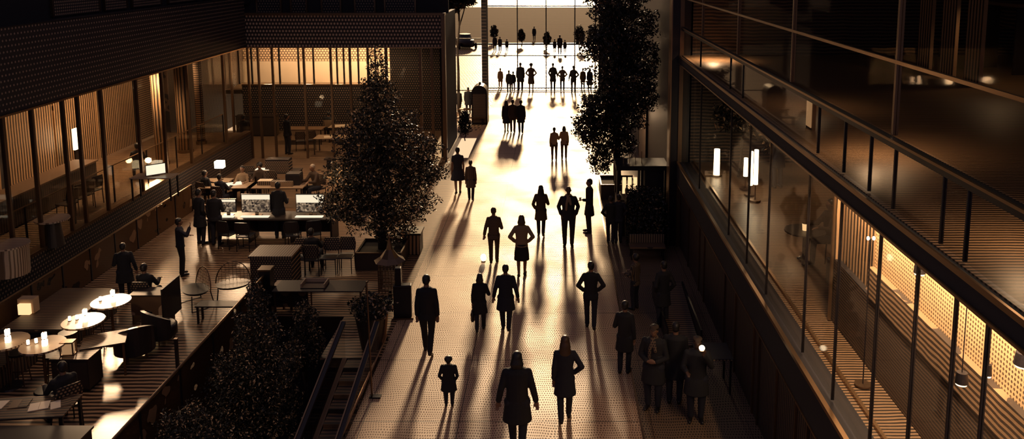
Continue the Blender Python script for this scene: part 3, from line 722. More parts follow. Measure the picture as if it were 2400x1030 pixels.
for lb, px, fy, hy, kw in (
    ('small pale figure furthest left outside the far glass wall', 1173, 207, 160, dict(top='coat', topm='cloth_tan', botm='cloth_tan')),
    ('person with small bag at far glass wall, second from left', 1193, 218, 165, dict(arms=('down', 'pocket'))),
    ('slim person right behind the one with small bag', 1203, 214, 168, dict(hair='pony')),
    ('tall person in dark coat left of the one with hands on hips', 1220, 214, 147, dict(top='coat', wide=1.1)),
    ('person in pleated skirt with hands on hips at far glass wall', 1245, 216, 149, dict(arms=('hip', 'hip'), top='shirt', topm='cloth_brown', bot='skirt', botm='cloth_brown', hair='afro')),
    ('person in open jacket, left of the far right trio', 1296, 213, 148, dict(top='coat', arms=('pocket', 'out'))),
    ('slim person with hand on hip, middle of the far right trio', 1318, 213, 155, dict(arms=('hip', 'hip'), topm='cloth_brown', hair='bun')),
    ('person in black suit with arm out, right of the far trio', 1344, 218, 154, dict(arms=('out', 'hip'))),
    ('person in brown half hidden by the far glass post', 1366, 210, 160, dict(topm='cloth_brown', top='coat')),
    ('person in long dark coat nearest the big right tree', 1382, 212, 160, dict(top='long_coat', hair='bob'))):
    pe(lb, (px, fy), hy, vox=.024, group=ga, **kw)
pe('smaller person of pair by the arched booth, left', (1076, 262), 210, vox=.022, top='coat')
pe('taller person of pair by arched booth, wearing a wide coat', (1098, 266), 205, vox=.022, top='coat', wide=1.2)
for lb, px, fy, hy in (('distant pedestrian on the plaza at left, beside small dark tree', 1160, 120, 82), ('distant pedestrian on plaza, tall and thin left of first glass post', 1172, 121, 86), ('distant pedestrian on plaza just left of first glass post', 1188, 121, 92),
                       ('distant pedestrian alone on street, centre left', 1252, 95, 62), ('distant pedestrian beside round dark bush', 1277, 113, 87), ('distant pedestrian on plaza, left one of centre pair', 1300, 124, 92), ('distant pedestrian on plaza, right one of centre pair', 1312, 128, 82), ('distant pedestrian on plaza right of centre pair', 1324, 124, 94),
                       ('distant pedestrian near the right glass post, left one', 1364, 112, 86), ('distant pedestrian near the right glass post, right one', 1379, 112, 84)):
    pe(lb, (px, fy), hy, vox=.03, top='coat', group='pedestrians out on the plaza')
# left side
pe('person in white hat-like hair standing alone on wooden terrace with hands raised', (427, 645), 512, rz=-1.0, arms=('bent', 'raise'), top='short_jacket', topm='cloth_navy', botm='cloth_black')
pe('stout person in wide dark coat on terrace by nearest lamp table', (297, 705), 618, h=1.55, rz=.4, arms=('bent', 'out'), top='coat', wide=1.15, extra=None)
pe('person seated on terrace with back to us, behind pale panel', (345, 745), None, h=1.72, seat=True, arms=('desk', 'desk'), top='jacket', loc=(*G(345, 735)[:2], 0))
pe('person standing at left end of the screens, left of the pair', (472, 572), 444, rz=-.5, arms=('bent', 'pocket'), top='coat', wide=1.1)
pe('person in dark suit at left end of screens, right of the pair', (508, 575), 446, rz=-.1, arms=('down', 'bent'), top='jacket', wide=1.1)
pe('person standing between the two large screens with back to us', (657, 558), 427, arms=('down', 'bent'), top='coat', topm='cloth_black', hair='short')
def seated(label, px, py, rz, **kw):
    x, y, _ = G(px, py); return pe(label, None, loc=(x, y, 0), h=kw.pop('h', 1.72), seat=True, rz=rz, **kw)
seated('person seated at dark counter with back to us, right of the screens', 733, 640, 0, arms=('desk', 'desk'), top='jacket')
seated('person in pale patterned shirt seated facing us at the cluttered desk', 572, 470, pi, arms=('desk', 'desk'), top='shirt', topm='cloth_knit', hair='short', vox=.018)
seated('person with round dark hair seated right of pale patterned shirt', 612, 462, pi, arms=('desk', 'desk'), top='shirt', topm='cloth_brown', hair='afro', vox=.018)
seated('person with pale hair bent over beside the left tree', 745, 470, pi-.6, arms=('desk', 'desk'), top='jacket', topm='cloth_brown', hairm='hair_grey', lean=.25, vox=.018, h=1.85)
seated('person seated left of the glowing desk lamp', 484, 482, -.4, arms=('desk', 'bent'), top='jacket', vox=.018)
seated('person seated right of the glowing desk lamp, shoulders hunched', 519, 492, -.2, arms=('desk', 'desk'), top='jacket', topm='cloth_navy', vox=.018)
seated('person seated at menu table in bottom left corner', 158, 1000, .9, arms=('desk', 'desk'), top='coat', wide=1.1)
pe('tall person standing behind the glass with one arm raised', (675, 362), 252, h=1.85, vox=.018, rz=-.6, arms=('raise', 'down'), top='jacket')
pe('broad person behind glass at left corner of the room', (575, 357), 258, h=1.75, vox=.018, rz=.2, arms=('desk', 'desk'), top='coat', wide=1.2)
seated('person seated behind glass at the far wooden table, left', 772, 322, .1, vox=.022, arms=('desk', 'desk'), top='coat', wide=1.2)
seated('person seated behind glass at far wooden table, right', 862, 318, .2, vox=.022, arms=('desk', 'desk'), top='shirt', topm='cloth_tan', hairm='hair_grey')
pe('person reading beside lit screen in raised room, nearest glass rail', None, loc=(*AX(328, 445, -14.4)[:2], 1.2), h=1.7, seat=True, rz=.5, vox=.018, arms=('desk', 'desk'), top='jacket')
pe('person standing at dark rear wall of the raised left room', None, loc=(-16.6, 22.8, 1.2), h=1.72, rz=1.2, vox=.018, arms=('phone', 'down'), top='jacket')
# right side, seen through the glass
pe('person standing inside the right glass room by bright lamps', None, loc=(6.0, 21.2, bz[1]), h=1.7, rz=.4, vox=.018, top='coat')
pe('person seated inside the right glass room by small warm light', None, loc=(5.6, 15.9, bz[1]), h=1.7, seat=True, rz=1.8, vox=.018, arms=('desk', 'desk'), top='jacket', topm='cloth_brown')
# ================================================================== FURNITURE AND PLANTS
def tree(label, loc, prof, n, size, trunk_h, mat='leaves', r=.11, name='tree', group=None, seed=1, cat='tree', bd=(-9, 9), ymx=9):
    """prof: blobs (x, y, z, rx, ry, rz, weight) of the crown, in the tree's own frame"""
    t = thing(name, label, cat, loc, 0, group); g = np.random.RandomState(seed)
    tk = MB(); pts = [(0, 0, 0)]; 
    for i in range(1, 6): pts.append((g.uniform(-.08, .08), g.uniform(-.08, .08), trunk_h*i/5))
    for i, (a, b) in enumerate(zip(pts, pts[1:])): tk.cyl(a, b, r*(1-.13*i), r*(1-.13*(i+1)), 9)
    tk.build('trunk', 'bark', t, smooth=True)
    for i, bl in enumerate(prof):
        c = np.array(bl[:3]); s = MB(); a = Vector(pts[3 if i % 2 else 4]); m_ = (a+Vector(c))/2+Vector((0, 0, -.1))
        if (Vector(c)-a).length > .2:
            s.cyl(a, m_, r*.42, r*.30, 7); s.cyl(m_, c, r*.30, r*.08, 7)
            for q in range(3):
                e = Vector(c)+Vector(g.uniform(-1, 1, 3)*np.array(bl[3:6])*.8); s.cyl(m_, e, r*.2, r*.05, 5)
            s.build('branch', 'bark', t, smooth=True)
    wts = np.array([b[6] for b in prof], float); wts /= wts.sum()
    idx = g.choice(len(prof), n, p=wts); B = np.array([b[:6] for b in prof])[idx]
    d = g.normal(size=(n, 3)); d /= np.linalg.norm(d, axis=1)[:, None]; rad = g.uniform(.25, 1, (n, 1))**.45
    lump = 1+.18*np.sin(d[:, :1]*7+d[:, 1:2]*5)+.14*np.sin(d[:, 2:]*9+idx[:, None]*2.1)
    C = B[:, :3]+d*rad*lump*B[:, 3:]
    a = g.normal(size=(n, 3)); a /= np.linalg.norm(a, axis=1)[:, None]
    b_ = np.cross(a, g.normal(size=(n, 3))); b_ /= np.linalg.norm(b_, axis=1)[:, None]; nn = np.cross(a, b_)
    sz = size*g.uniform(.6, 1.25, (n, 1))
    V = np.stack([C-a*sz, C+b_*sz*.42+nn*sz*.12, C+a*sz, C-b_*sz*.42+nn*sz*.12], 1).reshape(-1, 3)
    V[:, 0] = np.clip(V[:, 0], *bd); V[:, 1] = np.clip(V[:, 1], -9, ymx)
    me = bpy.data.meshes.new('foliage'); me.vertices.add(4*n); me.vertices.foreach_set('co', V.ravel())
    i0 = np.arange(n)*4; F_ = np.stack([i0, i0+1, i0+2, i0, i0+2, i0+3], 1).reshape(-1)
    me.loops.add(6*n); me.loops.foreach_set('vertex_index', F_.astype(np.int32))
    me.polygons.add(2*n); me.polygons.foreach_set('loop_start', (np.arange(2*n)*3).astype(np.int32)); me.polygons.foreach_set('loop_total', np.full(2*n, 3, np.int32))
    me.update(); me.validate(); me.materials.append(M[mat])
    o = bpy.data.objects.new('foliage', me); COL.objects.link(o); o.parent = t; o['kind'] = 'stuff'
    return t
# big tree left of the walkway: pointed crown
lt = G(880, 640); LX, LYY = -5.0, 22.6
prof = [(-.0, 0, 5.6, .30, .30, .75, .5), (0, 0, 4.9, .55, .5, .6, .9), (.10, 0, 4.1, .95, .9, .6, 2), (-.25, 0, 3.6, 1.1, 1, .55, 2), (.75, 0, 3.4, .95, .9, .5, 2), (1.1, .1, 2.7, .75, .8, .5, 1.6), (-.7, 0, 2.6, .95, .9, .55, 2), (.1, -.2, 2.6, 1.2, 1, .6, 2.6), (-1.0, -.1, 1.8, .85, .8, .45, 1.6), (.55, 0, 1.75, .95, .85, .5, 2), (-.2, -.3, 1.5, .9, .8, .4, 1.3), (.2, .2, .95, .7, .6, .35, .7)]
tree('large pointed tree with leaves speckled by painted glints left of the walkway', (LX, LYY, .45), [(a_, b_, c_-.45, *d_) for a_, b_, c_, *d_ in prof], 34000, .052, 4.4, 'leaves', .13, seed=3)
# tall tree right of the walkway
prof = [(-.1, 0, 8.6, .9, .9, .9, 2), (-.15, 0, 7.4, 1.1, 1, .8, 3), (.25, 0, 6.4, 1.25, 1.1, .8, 3), (-.35, 0, 5.6, 1.1, 1, .7, 3), (.75, 0, 5.2, .9, .9, .7, 2), (.2, 0, 4.4, 1.3, 1.1, .7, 3), (.75, 0, 3.7, .8, .8, .55, 1.6), (-.6, -.1, 3.3, .85, .8, .6, 2.2), (-1.15, -.1, 2.6, .55, .6, .6, 1.4), (-.5, -.1, 2.2, .75, .7, .6, 1.6), (-.65, -.1, 1.35, .45, .5, .45, .8), (.1, 0, 2.9, .9, .8, .7, 1.8), (.1, 0, 1.9, .55, .5, .5, .8)]
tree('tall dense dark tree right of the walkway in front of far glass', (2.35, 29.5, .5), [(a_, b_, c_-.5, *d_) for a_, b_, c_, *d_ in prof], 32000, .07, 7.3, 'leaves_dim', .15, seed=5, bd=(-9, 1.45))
# court trees
tree('bushy conical tree with pointed tip in the sunken court', (-5.95, 15.0, -4), [(.15, 0, 6.1, .22, .22, .45, .5), (.1, 0, 5.5, .45, .45, .5, 1), (.25, 0, 4.8, .7, .6, .5, 2), (-.3, 0, 4.6, .6, .6, .5, 1.3), (0, -.2, 4.0, 1.0, .8, .6, 2.5), (0, -.3, 3.2, 1.1, .9, .6, 2)], 30000, .032, 5.4, 'leaves', .10, seed=8, group='trees in the sunken court', bd=(-1.2, .85))
tree('low round tree beside terrace railing in the sunken court', (-6.3, 13.0, -4), [(0, 0, 4.6, .6, .5, .5, 1), (.3, 0, 4.0, .8, .6, .6, 2), (-.1, 0, 3.4, .9, .6, .6, 2)], 17000, .031, 4.2, 'leaves', .09, seed=9, group='trees in the sunken court', bd=(-.85, 1.2))
tree('small round tree at the foot of escalator, bottom edge', (-5.5, 11.5, -4), [(0, 0, 4.2, .5, .5, .45, 1), (0, 0, 3.5, .7, .7, .6, 2)], 11000, .030, 4.0, 'leaves', .08, seed=10, group='trees in the sunken court', bd=(-1, .4))
tree('pale-tipped slim tree between escalator and conical tree', (-5.5, 16.9, -4), [(0, 0, 4.9, .25, .25, .4, 1), (0, 0, 4.3, .4, .4, .45, 2)], 7000, .030, 4.6, 'leaves', .06, seed=11, group='trees in the sunken court', bd=(-1, .38))
# distant greenery
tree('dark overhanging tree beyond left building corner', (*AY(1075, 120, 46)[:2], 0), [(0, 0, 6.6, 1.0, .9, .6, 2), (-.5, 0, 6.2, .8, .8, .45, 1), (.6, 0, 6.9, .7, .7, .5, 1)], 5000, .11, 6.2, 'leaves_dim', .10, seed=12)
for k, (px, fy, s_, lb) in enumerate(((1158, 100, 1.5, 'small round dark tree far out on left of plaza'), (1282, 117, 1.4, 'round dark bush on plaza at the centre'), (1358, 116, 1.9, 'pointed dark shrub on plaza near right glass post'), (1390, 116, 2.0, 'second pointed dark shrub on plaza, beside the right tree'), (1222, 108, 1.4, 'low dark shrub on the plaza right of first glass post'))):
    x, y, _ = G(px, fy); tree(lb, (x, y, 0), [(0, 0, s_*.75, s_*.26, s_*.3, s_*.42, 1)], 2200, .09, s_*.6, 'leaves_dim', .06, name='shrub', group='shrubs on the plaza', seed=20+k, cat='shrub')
# planters
def planter(label, loc, w, d, h, mat='dark_wood', rim='bronze', rz=0):
    t = thing('planter', label, 'planter', loc, rz)
    b = MB().box(-w/2, w/2, -d/2, -d/2+.04, 0, h).box(-w/2, w/2, d/2-.04, d/2, 0, h).box(-w/2, -w/2+.04, -d/2+.04, d/2-.04, 0, h).box(w/2-.04, w/2, -d/2+.04, d/2-.04, 0, h).box(-w/2+.04, w/2-.04, -d/2+.04, d/2-.04, 0, .05)
    b.build('tub', mat, t); MB().box(-w/2+.045, w/2-.045, -d/2+.045, d/2-.045, .06, h-.06).build('soil', 'soil', t)
    e = MB(); e.box(-w/2-.02, w/2+.02, -d/2-.02, -d/2+.02, h, h+.03).box(-w/2-.02, w/2+.02, d/2-.02, d/2+.02, h, h+.03).box(-w/2-.02, -w/2+.02, -d/2+.02, d/2-.02, h, h+.03).box(w/2-.02, w/2+.02, -d/2+.02, d/2-.02, h, h+.03); e.build('rim', rim, t)
    return t
planter('square dark planter under the large pointed tree', (LX, LYY, 0), 1.3, 1.2, .5)
planter('square dark planter under tall right tree', (2.35, 29.5, 0), 1.3, 1.3, .55)
t = thing('planter', 'tall narrow slatted planter box at left edge of walkway below the tree', 'planter', (G(965, 590)[0], G(965, 590)[1], 0))
MB().box(-.30, .30, -.3, .3, 0, .62).build('tub', 'slat_y', t, bevel=.02); MB().box(-.34, .34, -.34, .34, .62, .68).build('rim', 'black_metal', t)
# round flowering plant in tapered pot
g = (-4.07, 17.2, 0); t = thing('potted_plant', 'low flowering shrub in a dark tapered pot at the left edge of walkway', 'plant', (g[0]-.1, g[1]+.2, 0))
MB().loft([(0, 0, 0, .22, .22), (0, 0, .75, .34, .34), (0, 0, .80, .36, .36)], 20).build('pot', 'dark_wood', t, smooth=False)
MB().loft([(.20, 0, .0, .06, .02), (.30, 0, .3, .05, .02), (.36, 0, .8, .04, .02)], 8).build('band', 'rail_metal', t)
tmp = tree('x', (0, 0, 0), [(0, 0, .98, .48, .42, .24, 1)], 1500, .045, .9, 'leaves', .03, seed=33)
for c_ in list(tmp.children):
    if c_.name.startswith('foliage'): c_.parent = t
    else: bpy.data.objects.remove(c_)
bpy.data.objects.remove(tmp)
# lantern-roofed stand, sign board
g = G(905, 735); t = thing('lantern_stand', 'ornamental lattice lantern with pointed roof beside dark sign board', 'lantern', (g[0], g[1]+.6, 0))
lat = MB()
for i in range(7):
    a = -.24+i*.08; lat.box(a-.008, a+.008, -.26, -.24, .35, 1.15).box(a-.008, a+.008, .24, .26, .35, 1.15).box(-.26, -.24, a-.008, a+.008, .35, 1.15).box(.24, .26, a-.008, a+.008, .35, 1.15)
for i in range(9): z_ = .35+i*.1; lat.box(-.26, .26, -.27, -.255, z_, z_+.015).box(-.26, .26, .255, .27, z_, z_+.015)
lat.build('lattice', 'bronze', t); MB().loft([(0, 0, 1.15, .40, .40), (0, 0, 1.25, .24, .24), (0, 0, 1.45, .09, .09), (0, 0, 1.75, .012, .012)], 8).build('roof', 'bronze', t)
MB().box(-.05, .05, -.05, .05, .05, .35).build('leg', 'black_metal', t); MB().box(-.2, .2, -.2, .2, 0, .05).build('base', 'black_metal', t); MB().ell((0, 0, 1.78), (.03, .03, .05)).build('finial', 'rail_metal', t)
g = G(945, 745); t = thing('sign_board', 'tall dark sign board with stepped shoulders at left edge of walkway', 'sign', (g[0], g[1], 0), .1)
MB().box(-.22, .22, -.10, .10, .04, .86).build('case', 'black_metal', t, bevel=.02); MB().box(-.17, -.02, -.08, .08, .86, 1.30).build('head', 'black_metal', t, bevel=.015); MB().box(-.26, .26, -.14, .14, 0, .04).build('base', 'bronze', t)
MB().box(-.19, .19, -.112, -.102, .15, .78).build('panel', 'dark_plaster', t)
# glowing ball added for a bright reflection spot on the floor
g = G(1133, 614); t = thing('glint_ball', 'small glowing white ball added as a reflection spot on floor beside the checked jacket', 'lamp', (g[0], g[1], 0))
MB().cyl((0, 0, 0), (0, 0, .03), .07, .06, 16).build('base', 'bronze', t); MB().ell((0, 0, .13), (.085, .085, .105), 20, 12).build('globe', 'glow_white', t, smooth=True)
# arched booth and steps, far left
g = G(1126, 288); t = thing('booth', 'arched dark booth with woven side panels beside the far post', 'booth', (g[0], g[1], 0))
a = [(.42*cos(q), 1.7+.42*sin(q)) for q in np.linspace(0, pi, 13)]
pr = [(-.42, 0)]+[(.42, 0)]+a
n = len(pr); vs = [(x, y, z) for y in (-.5, .5) for x, z in pr]
MB().add(vs, [tuple(range(n)), tuple(range(n, 2*n))[::-1]]+[(i, (i+1) % n, n+(i+1) % n, n+i) for i in range(n)]).build('shell', 'black_metal', t)
MB().box(-.34, .34, -.53, -.505, .1, 1.65).build('panel', 'weave', t); MB().ell((0, 0, 2.15), (.07, .07, .09)).build('finial', 'black_metal', t)
for px, py, w_, lb in ((1100, 272, 1.3, 'low dark bench with pale top in front of pair by the booth'), (1105, 292, 1.5, 'low dark step bench nearer the left building corner')):
    g = G(px, py); t = thing('bench', lb, 'bench', (g[0], g[1], 0)); MB().box(-w_/2, w_/2, -.2, .2, .36, .42).build('seat', 'bronze', t)
    for s in (-1, 1): MB().box(s*w_*.4-.04, s*w_*.4+.04, -.17, .17, 0, .36).build('leg', 'black_metal', t)
g = G(1090, 330); tree('dark potted bush at foot of the left building corner', (g[0], g[1], 0), [(0, 0, .75, .32, .32, .5, 1), (0, 0, 1.2, .2, .2, .3, .5)], 1600, .06, .7, 'leaves_dim', .03, name='shrub', seed=40, cat='shrub')
g = G(992, 585)
# right side: kiosk, hedge, bench, table
t = thing('kiosk', 'dark kiosk with lit window behind the thin railing on the right', 'kiosk', (2.95, 26.2, 0))
MB().box(-.9, .7, -.5, .5, 0, .95).build('counter', 'dark_wood', t); MB().box(-.95, .75, -.55, .55, 1.95, 2.1).build('roof', 'black_metal', t)
for x in (-.88, -.1, .68):
    for y in (-.48, .48): MB().box(x-.04, x+.04, y-.04, y+.04, .95, 1.95).build('post', 'black_metal', t)
MB().box(.0, .62, -.44, .44, .95, 1.95).build('cabinet', 'dark_plaster', t)
for i in range(3): MB().box(-.72+i*.18, -.60+i*.18, -.30, -.26, 1.1, 1.65).build('lit_panel', 'glow_warm', t)
for i in range(4):
    MB().box(-.7+i*.2, -.68+i*.2, -.2, -.18, 2.1, 2.5).build('rod', 'rail_metal', t)
tree('wide dark clipped hedge between thin railing and slatted bench', (2.75, 24.2, 0), [(0, 0, .7, .95, .7, .75, 3), (-.1, .2, 1.2, .8, .5, .6, 1.5), (.3, -.3, .8, .6, .5, .6, 1.2)], 20000, .05, .5, 'leaves_dim', .05, name='hedge', seed=50, cat='hedge', bd=(-.55, .7), ymx=.6)
g = G(1516, 605); t = thing('bench', 'slatted bench with pale ribbed back right of walkway', 'bench', (g[0], g[1], 0))
MB().box(-.52, .52, .16, .21, .30, .66).build('backrest', 'bench_slats', t); MB().box(-.52, .52, -.22, .16, .36, .41).build('seat', 'bench_wood', t)
for s in (-1, 1):
    for y in (-.17, .16): MB().box(s*.46-.025, s*.46+.025, y-.025, y+.025, 0, .36).build('leg', 'black_metal', t)
lb = ['stack of ribbed floor mats in the shade, nearest the right wall', ]
t = thing('ramp', 'low ribbed ramp panel in shade beside the right wall', 'ramp', (2.95, 18.6, 0)); slope(MB(), -.35, .35, 1.6, -1.2, .35, .0, 0, .05).build('panel', 'bench_wood', t); MB().box(-.4, -.36, -1.2, 1.6, 0, .42).build('side', 'black_metal', t); MB().box(.36, .40, -1.2, 1.6, 0, .42).build('side', 'black_metal', t)
g = G(1660, 900); t = thing('side_table', 'square dark table with perforated top beside the lamp holder', 'table', (g[0]+.05, g[1]-.1, 0))
MB().box(-.36, .36, -.36, .36, .74, .78).build('table_top', 'weave', t, bevel=.008)
for sx in (-1, 1):
    for sy in (-1, 1): MB().box(sx*.31-.02, sx*.31+.02, sy*.31-.02, sy*.31+.02, 0, .74).build('leg', 'black_metal', t)
# ---- terrace tables with candle lamps
def bistro(label, x, y, r=.42, h=1.0, lamp=None, group='round lamp tables on the terrace'):
    t = thing('bistro_table', label, 'table', (x, y, 0), 0, group)
    MB().cyl((0, 0, h-.04), (0, 0, h), r, r, 28).build('table_top', 'pale_top', t); MB().cyl((0, 0, .03), (0, 0, h-.04), .03, .03, 10).build('leg', 'bronze', t); MB().cyl((0, 0, 0), (0, 0, .03), .24, .22, 20).build('base', 'black_metal', t)
    return t
def candle(label, x, y, z, s=1.0, m='glow_white', group='candle lamps on the terrace tables'):
    t = thing('candle_lamp', label, 'lamp', (x, y, z), .2, group)
    MB().box(-.045*s, .045*s, -.045*s, .045*s, 0, .13*s).build('shade', m, t, bevel=.01*s); MB().cyl((0, 0, .13*s), (0, 0, .155*s), .02*s, .02*s, 10).build('neck', 'bronze', t); MB().box(-.04*s, .04*s, -.04*s, .04*s, .155*s, .28*s).build('upper_shade', m, t, bevel=.01*s)
    MB().box(-.01, .01, -.01, .01, .28*s, .30*s).build('cap', 'bronze', t)
tabs = [(260, 706, 'round lamp table nearest the stout person'), (195, 752, 'round lamp table second from the stout person'), (100, 808, 'round lamp table with two small glasses, third along terrace'), (14, 800, 'round lamp table cut by the left edge of picture')]
names = ['behind the pale panel desk', 'in the middle of row', 'nearest the menu table', 'at left edge of picture']
for i, (px, py, lb) in enumerate(tabs):
    x, y, _ = G(px, py, 1.0); bistro(lb, x, y); dx = .08
    candle('glowing stacked candle lamp on round table '+names[i], x+dx, y-.05, 1.0, 1.0)
    if i < 3:
        for q, (ox, oy) in enumerate(((-.16, .05), (-.28, -.02)) if i != 0 else ((-.24, .0),)):
            tt = thing('tea_light', 'small %s tea light on round table %s' % (('glowing', 'dimmer outer')[q], names[i]), 'candle', (x+ox, y+oy, 1.0), 0, 'tea lights on the terrace tables')
            MB().cyl((0, 0, 0), (0, 0, .015), .035, .035, 12).build('dish', 'bronze', tt); MB().cyl((0, 0, .015), (0, 0, .10), .028, .028, 12).build('glass_body', 'glow_white', tt)
    light('POINT', (x+.1, y-.18, 1.35), 4, WARM, .05)
def stool(label, x, y, h=.7, group='dark stools by the lamp tables'):
    t = thing('bar_stool', label, 'stool', (x, y, 0), random.uniform(0, 1), group); MB().cyl((0, 0, h-.05), (0, 0, h), .18, .19, 18).build('seat', 'leather', t)
    for i in range(4):
        a = pi/4+i*pi/2; MB().cyl((.12*cos(a), .12*sin(a), h-.05), (.19*cos(a), .19*sin(a), 0), .013, .012, 7).build('leg', 'bronze', t)
    MB().box(-.15, .15, -.01, .01, .25, .27).build('footrest', 'bronze', t)
for px, py, lb in ((232, 815, 'dark bar stool left below nearest lamp table'), (165, 850, 'dark bar stool under middle lamp table'), (130, 905, 'dark bar stool right of third lamp table'), (50, 900, 'dark bar stool left of third lamp table')):
    x, y, _ = G(px, py); stool(lb, x, y)
def cabinet(label, x, y, w, d, h, mat='dark_wood', rz=0, glow=None, name='cabinet'):
    t = thing(name, label, 'cabinet', (x, y, 0), rz)
    MB().box(-w/2, w/2, -d/2, d/2, .06, h-.03).build('body', mat, t, bevel=.008); MB().box(-w/2-.02, w/2+.02, -d/2-.02, d/2+.02, h-.03, h).build('top', 'bench_wood', t)
    for s in (-1, 1):
        dd = MB().box(s*w/4-w/4+.015, s*w/4+w/4-.015, -d/2-.02, -d/2-.002, .1, h-.07).build('door', mat, t); MB().box(s*.03-.006, s*.03+.006, -d/2-.035, -d/2-.02, h*.5, h*.62).build('handle', 'bronze', dd)
    MB().box(-w/2+.03, w/2-.03, -d/2+.03, d/2-.03, 0, .06).build('plinth', 'black_metal', t)
    return t
x, y, _ = G(185, 905); cabinet('dark wooden cabinet on terrace holding a small framed lantern', x, y, .75, .5, .72)
x2, y2, _ = G(168, 868, .72); t = thing('lantern', 'square framed lantern with dim light on terrace cabinet', 'lantern', (x+(-.12), y-.05, .72), .1)
MB().box(-.13, .13, -.09, .09, 0, .02).build('base', 'bronze', t); MB().box(-.13, .13, -.09, .09, .26, .29).build('roof', 'bronze', t); MB().box(-.10, .10, -.06, .06, .02, .26).build('pane', 'glow_dim', t)
for sx in (-1, 1):
    for sy in (-1, 1): MB().box(sx*.12-.01, sx*.12+.01, sy*.08-.01, sy*.08+.01, .02, .26).build('post', 'bronze', t)
# square table with cross leg
def table(label, x, y, w, d, h, top='pale_top', leg='black_metal', rz=0, name='table', group=None, th=.035):
    t = thing(name, label, 'table', (x, y, 0), rz, group); MB().box(-w/2, w/2, -d/2, d/2, h-th, h).build('table_top', top, t, bevel=.006)
    for sx in (-1, 1):
        for sy in (-1, 1): MB().box(sx*(w/2-.05)-.022, sx*(w/2-.05)+.022, sy*(d/2-.05)-.022, sy*(d/2-.05)+.022, 0, h-th).build('leg', leg, t)
    return t
x, y, _ = G(245, 795, .75); table('angular wooden table with pale slatted top beside the dark armchairs', x, y, .85, .7, .75, 'bench_wood', 'bronze', .4)
def armchair(label, x, y, rz, group='dark armchairs on the terrace', mat='leather'):
    t = thing('armchair', label, 'chair', (x, y, 0), rz, group)
    MB().loft([(0, 0, .12, .30, .28), (0, 0, .20, .36, .34), (0, 0, .40, .36, .34), (0, 0, .44, .30, .28)], 24).build('seat', mat, t, smooth=True)
    b = MB()
    for i in range(14):
        a = pi+pi*i/13*1.0; a2 = pi+pi*(i+1)/13
        if i < 13:
            r0, r1 = .34, .42; h0, h1 = .62+.22*sin((a-pi)), .62+.22*sin((a2-pi))
            vs = [(r*cos(q), r*sin(q)*.95, z) for q, hh in ((a, h0), (a2, h1)) for r in (r0, r1) for z in (.18, hh)]
            b.add(vs, [(0, 1, 3, 2), (4, 6, 7, 5), (0, 4, 5, 1), (2, 3, 7, 6), (1, 5, 7, 3), (0, 2, 6, 4)])
    b.build('backrest', mat, t)
    for s in (-1, 1):
        for q in (-1, 1): MB().cyl((s*.22, q*.2, 0), (s*.2, q*.18, .14), .015, .02, 8).build('leg', 'bronze', t)
    return t
x, y, _ = G(318, 838); armchair('dark tub armchair left of the rounded one, on terrace edge', x, y, .6)
x, y, _ = G(380, 800); armchair('rounded dark tub armchair standing furthest right on the terrace', x, y, -.6)
# pale panel desk
x, y, _ = G(352, 762); t = thing('desk', 'desk with pale lit side panel and dark upright board on the terrace', 'desk', (x, y, 0), .0)
MB().box(-.42, .42, -.02, .02, .25, .74).build('front_panel', 'pale_top', t); MB().box(-.45, .45, -.05, .45, .74, .77).build('desk_top', 'dark_wood', t); MB().box(.46, .50, -.30, .60, .15, 1.02).build('screen_board', 'black_metal', t); MB().box(-.42, -.38, .0, .4, 0, .74).build('leg', 'bronze', t); MB().box(.38, .42, .0, .4, 0, .74).build('leg', 'bronze', t)
# long platforms along the left wall
def platform(label, x0, x1, y0, y1, h):
    t = thing('platform_bench', label, 'bench', ((x0+x1)/2, (y0+y1)/2, 0)); w_, d_ = (x1-x0)/2, (y1-y0)/2
    MB().box(-w_, w_, -d_, d_, h-.08, h).build('seat', 'bench_wood', t, bevel=.01); MB().box(-w_+.05, w_-.05, -d_+.05, d_-.05, 0, h-.08).build('plinth', 'slat_dim', t); return t
platform('long broad slatted wooden platform along the left terrace railing', -12.3, -10.9, 17.0, 19.3, .62)
platform('wooden platform beside the left wall near the left picture edge', -12.3, -11.3, 13.5, 16.8, .5)
# square shaded lamps behind tables
for px, py, lb in ((15, 750, 'square pale shaded lamp on the left platform edge'), (52, 745, 'tall pale fabric lamp shade on the left platform')):
    x, y, _ = G(px, py, .5); t = thing('table_lamp', lb, 'lamp', (max(x, -12.2), y, .5)); w_ = .13 if px < 40 else .18
    MB().cyl((0, 0, 0), (0, 0, .02), .08, .08, 14).build('base', 'bronze', t); MB().cyl((0, 0, .02), (0, 0, .15), .012, .012, 8).build('stem', 'bronze', t); MB().box(-w_, w_, -w_*.6, w_*.6, .15, .15+w_*1.9).build('lamp_shade', 'glow_warm' if px < 40 else 'cloth_cream', t)
